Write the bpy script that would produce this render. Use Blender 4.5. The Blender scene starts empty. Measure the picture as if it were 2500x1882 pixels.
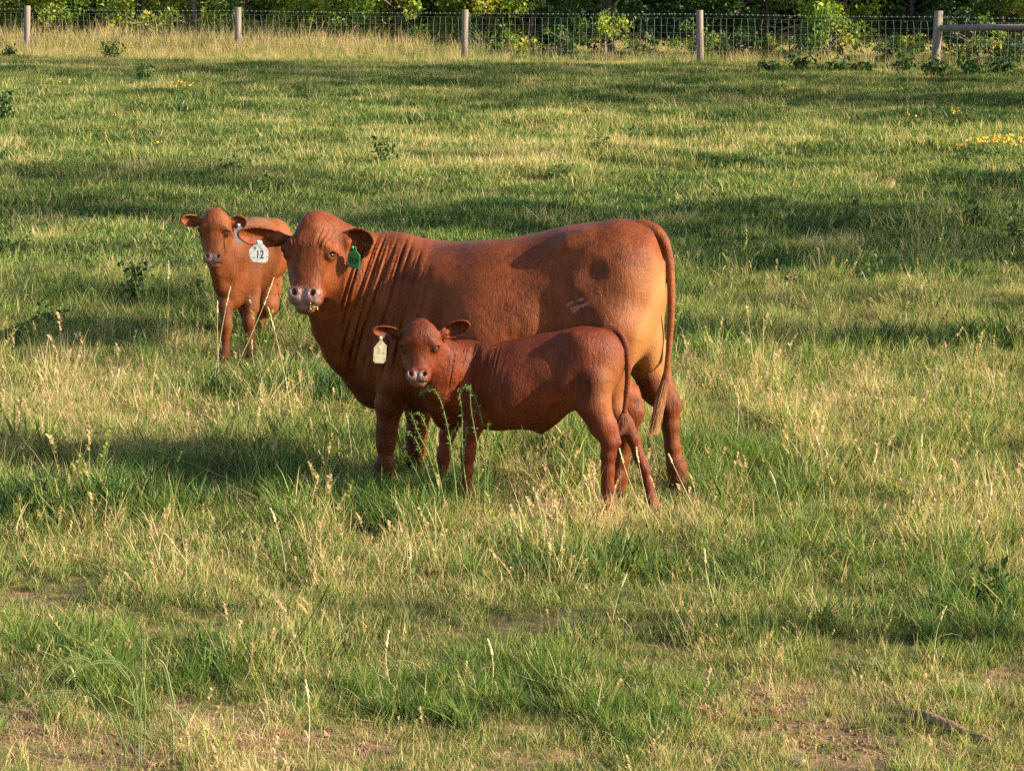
import bpy, math, random
import numpy as np
from mathutils import Vector, Matrix, Quaternion
rng = np.random.RandomState(7)
random.seed(7)
scene = bpy.context.scene
COL = scene.collection

# ------------------------------------------------------------------ camera
CAM_Z = 2.2
FPX = 6000.0                       # focal length in pixels of a 2500 px wide frame
PITCH = math.atan(797.0 / FPX)     # looking slightly down
cam_data = bpy.data.cameras.new('camera')
cam_data.sensor_width = 36.0
cam_data.lens = 36.0 * FPX / 2500.0
cam_data.clip_start = 0.1
cam_data.clip_end = 3000.0
cam = bpy.data.objects.new('camera', cam_data)
cam.location = (0, 0, CAM_Z)
cam.rotation_euler = (math.pi / 2 - PITCH, 0, 0)
COL.objects.link(cam)
scene.camera = cam

# ------------------------------------------------------------------ light
SUN_AZ = math.radians(104.0)       # clockwise from +Y: behind the camera, to the right
SUN_EL = math.radians(24.0)
S = np.array([math.sin(SUN_AZ) * math.cos(SUN_EL), math.cos(SUN_AZ) * math.cos(SUN_EL), math.sin(SUN_EL)])
world = bpy.data.worlds.new('World')
scene.world = world
world.use_nodes = True
nt = world.node_tree
bg = nt.nodes['Background']
sky = nt.nodes.new('ShaderNodeTexSky')
sky.sky_type = 'NISHITA'
sky.sun_disc = False
sky.sun_elevation = SUN_EL
sky.sun_rotation = SUN_AZ
sky.air_density = 1.0
sky.dust_density = 1.5
nt.links.new(sky.outputs[0], bg.inputs[0])
bg.inputs[1].default_value = 0.10
sun_data = bpy.data.lights.new('sun', 'SUN')
sun_data.energy = 5.0
sun_data.angle = math.radians(0.6)
sun_data.color = (1.0, 0.86, 0.66)
sun = bpy.data.objects.new('sun', sun_data)
sun.rotation_euler = Vector((-S[0], -S[1], -S[2])).to_track_quat('-Z', 'Y').to_euler()
sun.location = (30, -20, 30)
COL.objects.link(sun)
scene.view_settings.view_transform = 'Standard'
scene.view_settings.look = 'None'
scene.view_settings.exposure = 1.55
scene.view_settings.gamma = 1.0
scene.view_settings.use_curve_mapping = False
scene.cycles.use_denoising = False
scene.cycles.max_bounces = 6
scene.cycles.diffuse_bounces = 3
scene.cycles.transmission_bounces = 3
scene.cycles.transparent_max_bounces = 4

# ------------------------------------------------------------------ camera helpers (pixels of the 2500 px photo -> points)
_cp, _sp = math.cos(PITCH), math.sin(PITCH)
CAMO = np.array([0.0, 0.0, CAM_Z])
def ray(px, py):
    u = (px - 1250.0) / FPX
    v = (941.0 - py) / FPX
    return np.array([u, _cp + v * _sp, -_sp + v * _cp])
def at(px, py, Y):
    d = ray(px, py)
    return CAMO + d * (Y / d[1])

# ------------------------------------------------------------------ ground shape
_w = [(rng.uniform(0, 2 * math.pi), rng.uniform(0, 2 * math.pi)) for _ in range(24)]
def vnoise(x, y, scale, k0, n=6):
    """smooth value noise from summed sines, about -1..1"""
    out = 0.0
    for i in range(n):
        a, ph = _w[(k0 * 5 + i) % 24]
        f = (2 * math.pi / scale) * (0.7 + 0.23 * i)
        out = out + np.sin(f * (x * math.cos(a) + y * math.sin(a)) + ph + 1.7 * np.sin(f * .41 * (x * math.sin(a) - y * math.cos(a)) + 2 * ph))
    return out / math.sqrt(n) / 1.3
def ground_z(x, y):
    x = np.asarray(x, float); y = np.asarray(y, float)
    base = 0.043 * (y - 12.5)
    far = np.clip((y - 17) / 14, 0, 1)
    keep = np.clip((58 - y) / 12, 0.25, 1)
    und = (vnoise(x, y, 7.0, 1) * .095 + vnoise(x, y, 2.8, 2) * .045) * far * keep
    near = (vnoise(x, y, 1.7, 3) * .012)
    # beyond 80 m the field levels out
    over = np.clip(y - 75, 0, None)
    base = base - 0.043 * over * np.clip(over / 60, 0, 1)
    base = base - .045 * np.exp(-((y - 12.8) / .6) ** 2)
    base = base - .05 * np.exp(-(((y - 17.0) / 1.0) ** 2 + ((x + 1.85) / 1.0) ** 2))
    back = np.clip(-y, 0, None)
    base = base + 0.03 * back
    base = np.clip(base, -1.0, 6)
    return base + und + near
def gz(x, y):
    return float(ground_z(x, y))
def ground_at(px, py):
    d = ray(px, py)
    t = 5.0
    while t < 90:
        p = CAMO + d * t
        if p[2] <= gz(p[0], p[1]):
            break
        t += 0.1
    lo, hi = t - .1, t
    for _ in range(14):
        m = (lo + hi) / 2
        p = CAMO + d * m
        if p[2] <= gz(p[0], p[1]): hi = m
        else: lo = m
    p = CAMO + d * hi
    return p
def project(x, y, z):
    """world -> photo pixels (vectorised), used only to decide how dense the grass must be"""
    dz = z - CAM_Z
    depth = y * _cp - dz * _sp
    v = y * _sp + dz * _cp
    return 1250 + FPX * x / depth, 941 - FPX * v / depth

# ------------------------------------------------------------------ object helpers
def tag(o, label=None, cat=None, group=None, kind=None):
    if label: o['label'] = label
    if cat: o['category'] = cat
    if group: o['group'] = group
    if kind: o['kind'] = kind
    return o
def empty(name, loc):
    o = bpy.data.objects.new(name, None)
    o.location = loc
    o.empty_display_size = .2
    COL.objects.link(o)
    return o
def mesh_obj(name, verts, faces, mat, parent=None, smooth=True, link=True):
    me = bpy.data.meshes.new(name)
    me.from_pydata([tuple(map(float, v)) for v in verts] if not isinstance(verts, np.ndarray) else verts.tolist(), [], faces)
    me.update()
    if mat is not None:
        for m in (mat if isinstance(mat, (list, tuple)) else [mat]):
            me.materials.append(m)
    if smooth:
        me.polygons.foreach_set('use_smooth', [True] * len(me.polygons))
    o = bpy.data.objects.new(name, me)
    if link: COL.objects.link(o)
    if parent is not None:
        o.parent = parent
        o.matrix_parent_inverse = Matrix.Translation(-Vector(parent.location))
        # parents are plain translated empties: keep world placed vertices in place
    return o
def fast_mesh(name, V, quads=None, tris=None, mat=None, smooth=False):
    """numpy arrays -> mesh, quick path"""
    me = bpy.data.meshes.new(name)
    nq = 0 if quads is None else len(quads)
    ntr = 0 if tris is None else len(tris)
    me.vertices.add(len(V))
    me.vertices.foreach_set('co', np.asarray(V, np.float32).ravel())
    loops = []
    if nq: loops.append(np.asarray(quads, np.int32).ravel())
    if ntr: loops.append(np.asarray(tris, np.int32).ravel())
    L = np.concatenate(loops)
    me.loops.add(len(L))
    me.loops.foreach_set('vertex_index', L)
    me.polygons.add(nq + ntr)
    starts = np.concatenate([np.arange(nq) * 4, nq * 4 + np.arange(ntr) * 3]).astype(np.int32)
    totals = np.concatenate([np.full(nq, 4), np.full(ntr, 3)]).astype(np.int32)
    me.polygons.foreach_set('loop_start', starts)
    me.polygons.foreach_set('loop_total', totals)
    if smooth: me.polygons.foreach_set('use_smooth', np.ones(nq + ntr, bool))
    me.update(calc_edges=True)
    me.validate()
    if mat is not None: me.materials.append(mat)
    return me
def tube(points, radii, nseg=8, cap=True):
    """swept tube -> verts, faces"""
    P = [Vector(p) for p in points]
    V, F = [], []
    up = Vector((0, 0, 1))
    prev = None
    for i, p in enumerate(P):
        t = (P[min(i + 1, len(P) - 1)] - P[max(i - 1, 0)]).normalized()
        if prev is None:
            a = t.cross(up)
            if a.length < 1e-3: a = t.cross(Vector((1, 0, 0)))
        else:
            a = prev - t * prev.dot(t)
        a.normalize(); prev = a
        b = t.cross(a)
        for k in range(nseg):
            th = 2 * math.pi * k / nseg
            V.append(p + (a * math.cos(th) + b * math.sin(th)) * radii[i])
    for i in range(len(P) - 1):
        for k in range(nseg):
            k2 = (k + 1) % nseg
            F.append((i * nseg + k, i * nseg + k2, (i + 1) * nseg + k2, (i + 1) * nseg + k))
    if cap:
        F.append(tuple(range(nseg))[::-1])
        F.append(tuple((len(P) - 1) * nseg + k for k in range(nseg)))
    return V, F
class MB:
    def __init__(s): s.v = []; s.f = []
    def add(s, vf):
        n = len(s.v); s.v += [tuple(v) for v in vf[0]]; s.f += [tuple(n + i for i in f) for f in vf[1]]
    def build(s, name, mat, parent=None, smooth=True):
        return mesh_obj(name, s.v, s.f, mat, parent, smooth)

# ------------------------------------------------------------------ material helpers
def new_mat(name):
    m = bpy.data.materials.new(name)
    m.use_nodes = True
    n = m.node_tree.nodes
    return m, n, m.node_tree.links, n['Principled BSDF']
def ramp(n, stops, interp='LINEAR'):
    r = n.new('ShaderNodeValToRGB')
    r.color_ramp.interpolation = interp
    e = r.color_ramp.elements
    while len(e) > 1: e.remove(e[-1])
    e[0].position = stops[0][0]; e[0].color = (*stops[0][1], 1)
    for p, c in stops[1:]:
        x = e.new(p); x.color = (*c, 1)
    return r
def noise(n, l, scale, detail=3, vec=None, rough=.5, dist=0):
    t = n.new('ShaderNodeTexNoise')
    t.inputs['Scale'].default_value = scale
    t.inputs['Detail'].default_value = detail
    t.inputs['Roughness'].default_value = rough
    t.inputs['Distortion'].default_value = dist
    if vec is not None: l.new(vec, t.inputs['Vector'])
    return t
def mixc(n, l, fac, a, b, mode='MIX'):
    m = n.new('ShaderNodeMix'); m.data_type = 'RGBA'; m.blend_type = mode
    if hasattr(fac, 'links') or hasattr(fac, 'is_output'): l.new(fac, m.inputs[0])
    else: m.inputs[0].default_value = fac
    for s, i in ((a, 6), (b, 7)):
        if isinstance(s, (tuple, list)): m.inputs[i].default_value = (*s, 1)
        else: l.new(s, m.inputs[i])
    return m.outputs[2]
def math_(n, l, op, a, b=None, clamp=False):
    m = n.new('ShaderNodeMath'); m.operation = op; m.use_clamp = clamp
    for s, i in ((a, 0), (b, 1)):
        if s is None: continue
        if isinstance(s, (int, float)): m.inputs[i].default_value = s
        else: l.new(s, m.inputs[i])
    return m.outputs[0]
def simple_mat(name, col, rough=.7, noise_scale=None, var=.25, spec=.3, bump=0):
    m, n, l, b = new_mat(name)
    b.inputs['Roughness'].default_value = rough
    b.inputs['Specular IOR Level'].default_value = spec
    tc = n.new('ShaderNodeTexCoord')
    t = noise(n, l, noise_scale or 20, 4, tc.outputs['Object'])
    r = ramp(n, [(.3, tuple(c * (1 - var) for c in col)), (.7, tuple(min(1, c * (1 + var)) for c in col))])
    l.new(t.outputs[0], r.inputs[0])
    l.new(r.outputs[0], b.inputs['Base Color'])
    if bump:
        bp = n.new('ShaderNodeBump'); bp.inputs['Strength'].default_value = bump; bp.inputs['Distance'].default_value = .01
        l.new(t.outputs[0], bp.inputs['Height']); l.new(bp.outputs[0], b.inputs['Normal'])
    return m

# ------------------------------------------------------------------ ground sheet
def build_ground():
    xs = np.unique(np.concatenate([np.linspace(-600, -40, 15), np.linspace(-40, -12, 29), np.arange(-12, 12.01, .22), np.linspace(12, 40, 29), np.linspace(40, 600, 15)]))
    ys = np.unique(np.concatenate([np.linspace(-300, 2, 20), np.arange(2, 30, .22), np.arange(30, 80, .4), np.linspace(80, 1500, 40)]))
    X, Y = np.meshgrid(xs, ys, indexing='ij')
    V = np.stack([X, Y, ground_z(X, Y)], -1).reshape(-1, 3)
    nx, ny = len(xs), len(ys)
    i, j = np.meshgrid(np.arange(nx - 1), np.arange(ny - 1), indexing='ij')
    a = (i * ny + j).ravel()
    Q = np.stack([a, a + ny, a + ny + 1, a + 1], 1)
    m, n, l, b = new_mat('soil')
    geo = n.new('ShaderNodeNewGeometry')
    t1 = noise(n, l, 1.1, 5, geo.outputs['Position'])
    t2 = noise(n, l, 22, 5, geo.outputs['Position'], .7)
    r1 = ramp(n, [(.35, (.06, .045, .022)), (.5, (.17, .092, .052)), (.66, (.36, .20, .125))])
    l.new(t2.outputs[0], r1.inputs[0])
    r2 = ramp(n, [(.4, (.06, .070, .025)), (.6, (.30, .19, .12))])
    l.new(t1.outputs[0], r2.inputs[0])
    c = mixc(n, l, .45, r1.outputs[0], r2.outputs[0])
    l.new(c, b.inputs['Base Color'])
    b.inputs['Roughness'].default_value = .95
    b.inputs['Specular IOR Level'].default_value = .1
    bp = n.new('ShaderNodeBump'); bp.inputs['Strength'].default_value = .9; bp.inputs['Distance'].default_value = .02
    l.new(t2.outputs[0], bp.inputs['Height']); l.new(bp.outputs[0], b.inputs['Normal'])
    me = fast_mesh('ground', V, quads=Q, mat=m, smooth=True)
    o = bpy.data.objects.new('ground', me); COL.objects.link(o)
    tag(o, kind='structure')
build_ground()

# ------------------------------------------------------------------ implicit-surface modeller for the animals
def smin(a, b, k):
    h = np.clip(.5 + .5 * (b - a) / k, 0, 1)
    return b * (1 - h) + a * h - k * h * (1 - h)
class Body:
    def __init__(s):
        s.ops = []      # (fn, lo, hi, k, mode)
        s.disp = []
        s.lo = np.full(3, 1e9); s.hi = -s.lo
    def _push(s, fn, lo, hi, k, mode):
        lo = np.asarray(lo, float); hi = np.asarray(hi, float)
        s.ops.append((fn, lo, hi, k, mode))
        if mode == 'add':
            s.lo = np.minimum(s.lo, lo); s.hi = np.maximum(s.hi, hi)
    def cone(s, a, b, ra, rb, k=.05, mode='add'):
        a = np.asarray(a, float); b = np.asarray(b, float)
        ab = b - a; L2 = float(ab @ ab) + 1e-9
        def fn(P):
            t = np.clip(((P - a) @ ab) / L2, 0, 1)
            return np.linalg.norm(P - a - t[:, None] * ab, axis=1) - (ra + (rb - ra) * t)
        r = max(ra, rb)
        s._push(fn, np.minimum(a, b) - r, np.maximum(a, b) + r, k, mode)
    def chain(s, pts, k=.05, mode='add'):
        for (a, ra), (b, rb) in zip(pts[:-1], pts[1:]):
            s.cone(a, b, ra, rb, k, mode)
    def ell(s, c, r, R=None, k=.05, mode='add'):
        c = np.asarray(c, float); r = np.asarray(r, float)
        R = np.eye(3) if R is None else np.asarray(R, float)   # rows = local axes
        def fn(P):
            q = (P - c) @ R.T
            k0 = np.linalg.norm(q / r, axis=1); k1 = np.linalg.norm(q / (r * r), axis=1) + 1e-9
            return k0 * (k0 - 1) / k1
        e = np.sqrt(((R.T * r) ** 2).sum(1))
        s._push(fn, c - e, c + e, k, mode)
    def loft(s, o, T, X, Z, st, p=2.3, k=.05, mode='add', shift=None):
        """stations (t, zlo, zhi, w) along axis T with width axis X and height axis Z"""
        o = np.asarray(o, float); st = np.array(sorted(st), float)
        t0, t1 = st[0, 0], st[-1, 0]
        tt = np.linspace(t0, t1, 160)
        def cr(col):
            y = np.interp(tt, st[:, 0], col)
            for _ in range(10):
                y[1:-1] = .25 * y[:-2] + .5 * y[1:-1] + .25 * y[2:]
            return y
        zlo, zhi, w = cr(st[:, 1]), cr(st[:, 2]), cr(st[:, 3])
        def fn(P):
            q = P - o
            t = q @ T; x = q @ X; z = q @ Z
            tc = np.clip(t, t0, t1)
            a = np.interp(tc, tt, zlo); b = np.interp(tc, tt, zhi); ww = np.interp(tc, tt, w)
            c = (a + b) / 2; h = np.maximum((b - a) / 2, .004); ww = np.maximum(ww, .004)
            qn = (np.abs(x / ww) ** p + np.abs((z - c) / h) ** p) ** (1 / p)
            d = (qn - 1) * np.minimum(ww, h)
            out = np.abs(t - tc)
            return np.where(out > 0, np.sqrt(np.maximum(d, 0) ** 2 + out ** 2), d)
        cs = []
        for r_ in st:
            for zz in (r_[1], r_[2]):
                for xx in (-r_[3], r_[3]):
                    cs.append(o + T * r_[0] + Z * zz + X * xx)
        cs = np.array(cs)
        s._push(fn, cs.min(0), cs.max(0), k, mode)
    def ev(s, P, fine=False):
        d = np.full(len(P), 1.0, np.float64)
        for fn, lo, hi, k, mode in s.ops:
            m = k + .12
            idx = np.nonzero(((P > lo - m) & (P < hi + m)).all(1))[0]
            if len(idx) == 0: continue
            e = fn(P[idx])
            if mode == 'add': d[idx] = smin(d[idx], e, k)
            elif mode == 'sub': d[idx] = -smin(-d[idx], e, k)
        if fine:
            for g in s.disp: d = d + g(P)
        return d
    def polygonise(s, h):
        lo = s.lo - .05; hi = s.hi + .05
        n = np.ceil((hi - lo) / h).astype(int) + 1
        c = 4
        nc = np.ceil(n / c).astype(int) + 1
        g = [lo[i] + np.arange(nc[i]) * h * c for i in range(3)]
        G = np.stack(np.meshgrid(*g, indexing='ij'), -1).reshape(-1, 3)
        D = s.ev(G).reshape(nc)
        n = (nc - 1) * c + 1
        F = np.repeat(np.repeat(np.repeat(D, c, 0), c, 1), c, 2)[:n[0], :n[1], :n[2]].astype(np.float32)
        near = np.abs(D) < h * c * 2.6
        idx = np.argwhere(near)
        # fine samples of every near coarse node's block (node +- c/2)
        M = np.zeros(n, bool)
        for dx in range(-2, 3):
            for dy in range(-2, 3):
                for dz in range(-2, 3):
                    q = idx * c + np.array([dx, dy, dz])
                    ok = ((q >= 0) & (q < n)).all(1); q = q[ok]
                    M[q[:, 0], q[:, 1], q[:, 2]] = True
        I = np.argwhere(M)
        vals = np.empty(len(I), np.float32)
        for a in range(0, len(I), 400000):
            vals[a:a + 400000] = s.ev(lo + I[a:a + 400000] * h, True)
        F[I[:, 0], I[:, 1], I[:, 2]] = vals
        B = F < 0
        cell = np.zeros(n - 1, np.uint8)
        for dx in (0, 1):
            for dy in (0, 1):
                for dz in (0, 1):
                    cell += B[dx:n[0] - 1 + dx, dy:n[1] - 1 + dy, dz:n[2] - 1 + dz]
        act = np.argwhere((cell > 0) & (cell < 8))
        vid = np.full(n - 1, -1, np.int32)
        vid[act[:, 0], act[:, 1], act[:, 2]] = np.arange(len(act))
        acc = np.zeros((len(act), 3)); cnt = np.zeros(len(act))
        C = np.array([(x, y, z) for x in (0, 1) for y in (0, 1) for z in (0, 1)])
        for i in range(8):
            for j in range(i + 1, 8):
                if np.abs(C[i] - C[j]).sum() != 1: continue
                A = act + C[i]; E = act + C[j]
                fa = F[A[:, 0], A[:, 1], A[:, 2]]; fb = F[E[:, 0], E[:, 1], E[:, 2]]
                x = (fa < 0) != (fb < 0)
                t = np.where(x, fa / np.where(x, fa - fb, 1), 0)
                acc += x[:, None] * (C[i] + t[:, None] * (C[j] - C[i])); cnt += x
        V = lo + (act + acc / cnt[:, None]) * h
        Q = []
        for ax in range(3):
            u, v = [(1, 2), (2, 0), (0, 1)][ax]
            sl0 = [slice(None)] * 3; sl1 = [slice(None)] * 3
            sl0[ax] = slice(0, n[ax] - 1); sl1[ax] = slice(1, n[ax])
            b0 = B[tuple(sl0)]; b1 = B[tuple(sl1)]
            e = np.argwhere(b0 != b1)
            e = e[(e[:, u] > 0) & (e[:, v] > 0) & (e[:, u] < n[u] - 1) & (e[:, v] < n[v] - 1)]
            fl = b0[e[:, 0], e[:, 1], e[:, 2]]
            def g2(du, dv):
                q = e.copy(); q[:, u] += du; q[:, v] += dv
                return vid[q[:, 0], q[:, 1], q[:, 2]]
            q = np.stack([g2(-1, -1), g2(0, -1), g2(0, 0), g2(-1, 0)], 1)
            q[~fl] = q[~fl][:, ::-1]
            Q.append(q)
        Q = np.concatenate(Q)
        Q = Q[(Q >= 0).all(1)]
        # keep the largest connected piece
        lab = np.arange(len(V))
        for _ in range(400):
            m = lab[Q].min(1)
            new = lab.copy()
            for k in range(4): np.minimum.at(new, Q[:, k], m)
            new = new[new]
            if (new == lab).all(): break
            lab = new
        big = np.bincount(lab).argmax()
        keep = lab == big
        Q = Q[keep[Q[:, 0]]]
        re = np.cumsum(keep) - 1
        return V[keep], re[Q]

def frame_of(T, Zhint):
    T = np.asarray(T, float); T /= np.linalg.norm(T)
    Z = np.asarray(Zhint, float); Z = Z - T * (Z @ T); Z /= np.linalg.norm(Z)
    return T, Z
def ss(x, a, b):
    t = np.clip((x - a) / (b - a), 0, 1)
    return t * t * (3 - 2 * t)

# hide: red-brown short hair, tinted by the 'tint' attribute (r muzzle skin, g paler hair plus painted sunlit gold, b darker tone)
def hide_material(name, base, pale, dark, deep=(.14, .035, .012)):
    m, n, l, b = new_mat(name)
    at_ = n.new('ShaderNodeAttribute'); at_.attribute_name = 'tint'
    sep = n.new('ShaderNodeSeparateColor'); l.new(at_.outputs['Color'], sep.inputs[0])
    tc = n.new('ShaderNodeTexCoord')
    mp = n.new('ShaderNodeMapping'); mp.inputs['Scale'].default_value = (1, 1, .22)
    mp.inputs['Rotation'].default_value = (0, math.radians(12), 0)
    l.new(tc.outputs['Object'], mp.inputs[0])
    hair = noise(n, l, 210, 3, mp.outputs[0], .6)
    hair2 = noise(n, l, 70, 4, mp.outputs[0], .65, .6)
    blot = noise(n, l, 4.5, 5, tc.outputs['Object'], .6, .8)
    r = ramp(n, [(.34, deep), (.485, base), (.62, tuple(c * 1.55 for c in base))])
    mixf = math_(n, l, 'ADD', math_(n, l, 'MULTIPLY', blot.outputs[0], .45), math_(n, l, 'MULTIPLY', hair2.outputs[0], .40))
    mixf = math_(n, l, 'ADD', mixf, math_(n, l, 'MULTIPLY', hair.outputs[0], .15))
    l.new(mixf, r.inputs[0])
    c = mixc(n, l, sep.outputs[1], r.outputs[0], pale)
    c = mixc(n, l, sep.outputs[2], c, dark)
    skn = noise(n, l, 60, 3, tc.outputs['Object'])
    sk = ramp(n, [(.35, (.11, .052, .040)), (.65, (.25, .135, .105))]); l.new(skn.outputs[0], sk.inputs[0])
    c = mixc(n, l, sep.outputs[0], c, sk.outputs[0])
    l.new(c, b.inputs['Base Color'])
    rg = math_(n, l, 'SUBTRACT', .50, math_(n, l, 'MULTIPLY', sep.outputs[0], .22))
    l.new(rg, b.inputs['Roughness'])
    l.new(math_(n, l, 'ADD', .16, math_(n, l, 'MULTIPLY', sep.outputs[0], .30)), b.inputs['Specular IOR Level'])
    b.inputs['Sheen Weight'].default_value = .0
    b.inputs['Sheen Tint'].default_value = (1, .62, .35, 1)
    bh = math_(n, l, 'ADD', math_(n, l, 'MULTIPLY', hair.outputs[0], .5), math_(n, l, 'MULTIPLY', hair2.outputs[0], .8))
    mp2 = n.new('ShaderNodeMapping'); mp2.inputs['Scale'].default_value = (1, .6, .07); mp2.inputs['Rotation'].default_value = (0, math.radians(17), 0)
    l.new(tc.outputs['Object'], mp2.inputs[0])
    wr = noise(n, l, 42, 4, mp2.outputs[0], .6, .5)
    lump = noise(n, l, 16, 4, tc.outputs['Object'], .6, .4)
    bh = math_(n, l, 'ADD', bh, math_(n, l, 'MULTIPLY', math_(n, l, 'MULTIPLY', wr.outputs[0], at_.outputs['Alpha']), 2.0))
    bh = math_(n, l, 'ADD', bh, math_(n, l, 'MULTIPLY', lump.outputs[0], .9))
    bp = n.new('ShaderNodeBump'); bp.inputs['Strength'].default_value = .75; bp.inputs['Distance'].default_value = .008
    l.new(bh, bp.inputs['Height']); l.new(bp.outputs[0], b.inputs['Normal'])
    return m

def muscle_disp(hd, M, amp, fr, s0, s1, z0=.5, z1=.75):
    rr = np.random.RandomState(12)
    W = [(rr.normal(0, 1, 3), rr.uniform(0, 6.28), rr.uniform(.7, 2.4)) for _ in range(14)]
    def g(P):
        v = np.zeros(len(P))
        for d, ph, f in W:
            d = d / np.linalg.norm(d) * f * 11 * fr
            v += np.sin(P @ d + ph + 1.2 * np.sin(P[:, 2] * 5 * fr + ph * 3)) / f ** .8
        v *= amp / 3.2
        hr, ha, hn = hd.loc(P)
        far = np.sqrt(hr ** 2 + ha ** 2 + hn ** 2)
        v = v * ss(far, .30, .55) * ss(P[:, 2] - ground_z(P[:, 0], P[:, 1]), z0, z1)
        if M is not None:                                # leave the hanging tail smooth
            sx = (P - M.o) @ M.h
            v = v * ss(sx, s0, s1)
        return v
    return g
def resample(pts, n=5):
    """Catmull-Rom through (point, radius) pairs"""
    A = np.array([[*p, r] for p, r in pts]); out = []
    for i in range(len(A) - 1):
        p0, p1, p2, p3 = A[max(0, i - 1)], A[i], A[i + 1], A[min(len(A) - 1, i + 2)]
        for q in range(n):
            t = q / n
            out.append(.5 * (2 * p1 + (p2 - p0) * t + (2 * p0 - 5 * p1 + 4 * p2 - p3) * t * t + (3 * p1 - p0 - 3 * p2 + p3) * t ** 3))
    out.append(A[-1])
    return [(a[:3], float(a[3])) for a in out]
class Head:
    """cattle head in its own frame: a runs down the face, r to the right of the picture, n out of the forehead"""
    def __init__(s, B, o, a, n, sl, sw, dome=1.0, k=.035):
        s.o = np.asarray(o, float)
        s.a, s.n = frame_of(a, n)
        s.r = np.cross(s.n, s.a); s.r = s.r if s.r[0] > 0 else -s.r
        s.sl, s.sw = sl, sw
        L, W = sl, sw
        st = [(-.215, -.085, -.040, .022), (-.195, -.13, -.012, .040 * dome ** 2), (-.15, -.20, .012, .068 * dome ** 2), (-.09, -.25, .026, .104 * dome), (-.06, -.26, .028, .124),
              (-.03, -.27, .026, .132), (.03, -.275, .012, .126), (.08, -.27, .004, .108), (.13, -.245, .0, .094),
              (.175, -.20, .0, .082), (.21, -.155, .004, .082), (.245, -.130, .004, .085), (.275, -.115, -.006, .080), (.292, -.10, -.02, .066), (.30, -.09, -.03, .045)]
        B.loft(s.o, s.a, s.r, s.n, [(t * L, lo * W, hi * W, w * W) for t, lo, hi, w in st], p=2.9 if dome < 1.05 else 2.5, k=k)
        for e in (-1, 1):
            B.cone(s.p(e * .088, -.02, -.155), s.p(e * .068, .135, -.125), .060 * W, .042 * W, .045)      # jaw / cheek
            B.cone(s.p(e * .085, -.045, -.004), s.p(e * .122, -.020, -.026), .024 * W, .024 * W, .022)        # brow
            B.ell(s.p(e * .045, .232, -.012), np.array([.038, .030, .024]) * W, s.R(), k=.02)               # nostril wing
            B.ell(s.p(e * .034, .268, -.022), np.array([.042, .024, .028]) * W, s.R(), k=.02)               # upper lip
            B.ell(s.p(e * .108, .008, -.034), np.array([.026, .030, .034]) * W, s.R(), k=.02)               # eye bulge
            B.ell(s.eye(e, .004), np.array([.024, .0135, .013]) * W, s.Re(e), k=.004, mode='sub')           # opening between the lids
            B.ell(s.p(e * .047, .232, .010), np.array([.013, .017, .022]) * W, s.Rt(e * .5), k=.010, mode='sub')
        B.ell(s.p(0, .312, -.058), np.array([.050, .026, .042]) * W, s.R(), k=.02)                       # chin
        B.cone(s.p(-.06, .293, -.030), s.p(.06, .293, -.030), .0055 * W, .0055 * W, .006, 'sub')          # mouth line
        B.cone(s.p(0, .225, .012), s.p(0, .285, .004), .004 * W, .004 * W, .006, 'sub')                   # philtrum
        if dome > 1.05:
            B.ell(s.p(0, -.11, -.06), np.array([.115, .10, .085]) * W, s.R(), k=.05)
    def R(s): return np.array([s.r, s.a, s.n])
    def Re(s, e):
        d = s.r * e * .80 + s.n * .60
        return np.array([np.cross(s.a, d), s.a, d])
    def eye(s, e, out): return s.p(e * .128, .010, -.022) + (s.r * e * .80 + s.n * .60) * out * s.sw
    def Rt(s, th):
        c, d = math.cos(th), math.sin(th)
        return np.array([s.r * c + s.a * d, s.a * c - s.r * d, s.n])
    def p(s, r, a, n): return s.o + s.r * r * s.sw + s.a * a * s.sl + s.n * n * s.sw
    def loc(s, P):
        q = P - s.o
        return q @ s.r / s.sw, q @ s.a / s.sl, q @ s.n / s.sw
def ear(B, base, tip, face, width, thick=.0145, k=.02):
    """cupped ear from base to tip, opening towards face"""
    base = np.asarray(base, float); tip = np.asarray(tip, float)
    Ld = tip - base; ln = np.linalg.norm(Ld)
    T, Z = frame_of(Ld, face); Wd = np.cross(T, Z)
    R = np.array([T, Wd, Z])
    c = base + T * ln * .58
    dep = width * .36
    ro = np.array([ln * .46, width / 2, dep])
    ri = np.array([ln * .46 - thick * .75, width / 2 - thick * .75, dep])
    c2 = c + Z * (thick * .9)
    def fn(P):
        def e(cc, r):
            q = (P - cc) @ R.T
            k0 = np.linalg.norm(q / r, axis=1); k1 = np.linalg.norm(q / (r * r), axis=1) + 1e-9
            return k0 * (k0 - 1) / k1
        a = e(c, ro)
        b = e(c2, ri)
        q = (P - c) @ R.T
        front = q[:, 2] - dep * .12            # cut the front open
        a = np.maximum(a, front)
        return np.maximum(a, -b)
    B._push(fn, c - ln * .6, c + ln * .6, k, 'add')
    B.cone(base - T * .02, base + T * ln * .30, width * .20, width * .19, k * 1.5)
    B.cone(base + T * ln * .1, base + T * ln * .42 - Z * dep * .55, width * .18, width * .12, k)
    return R, c

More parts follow.
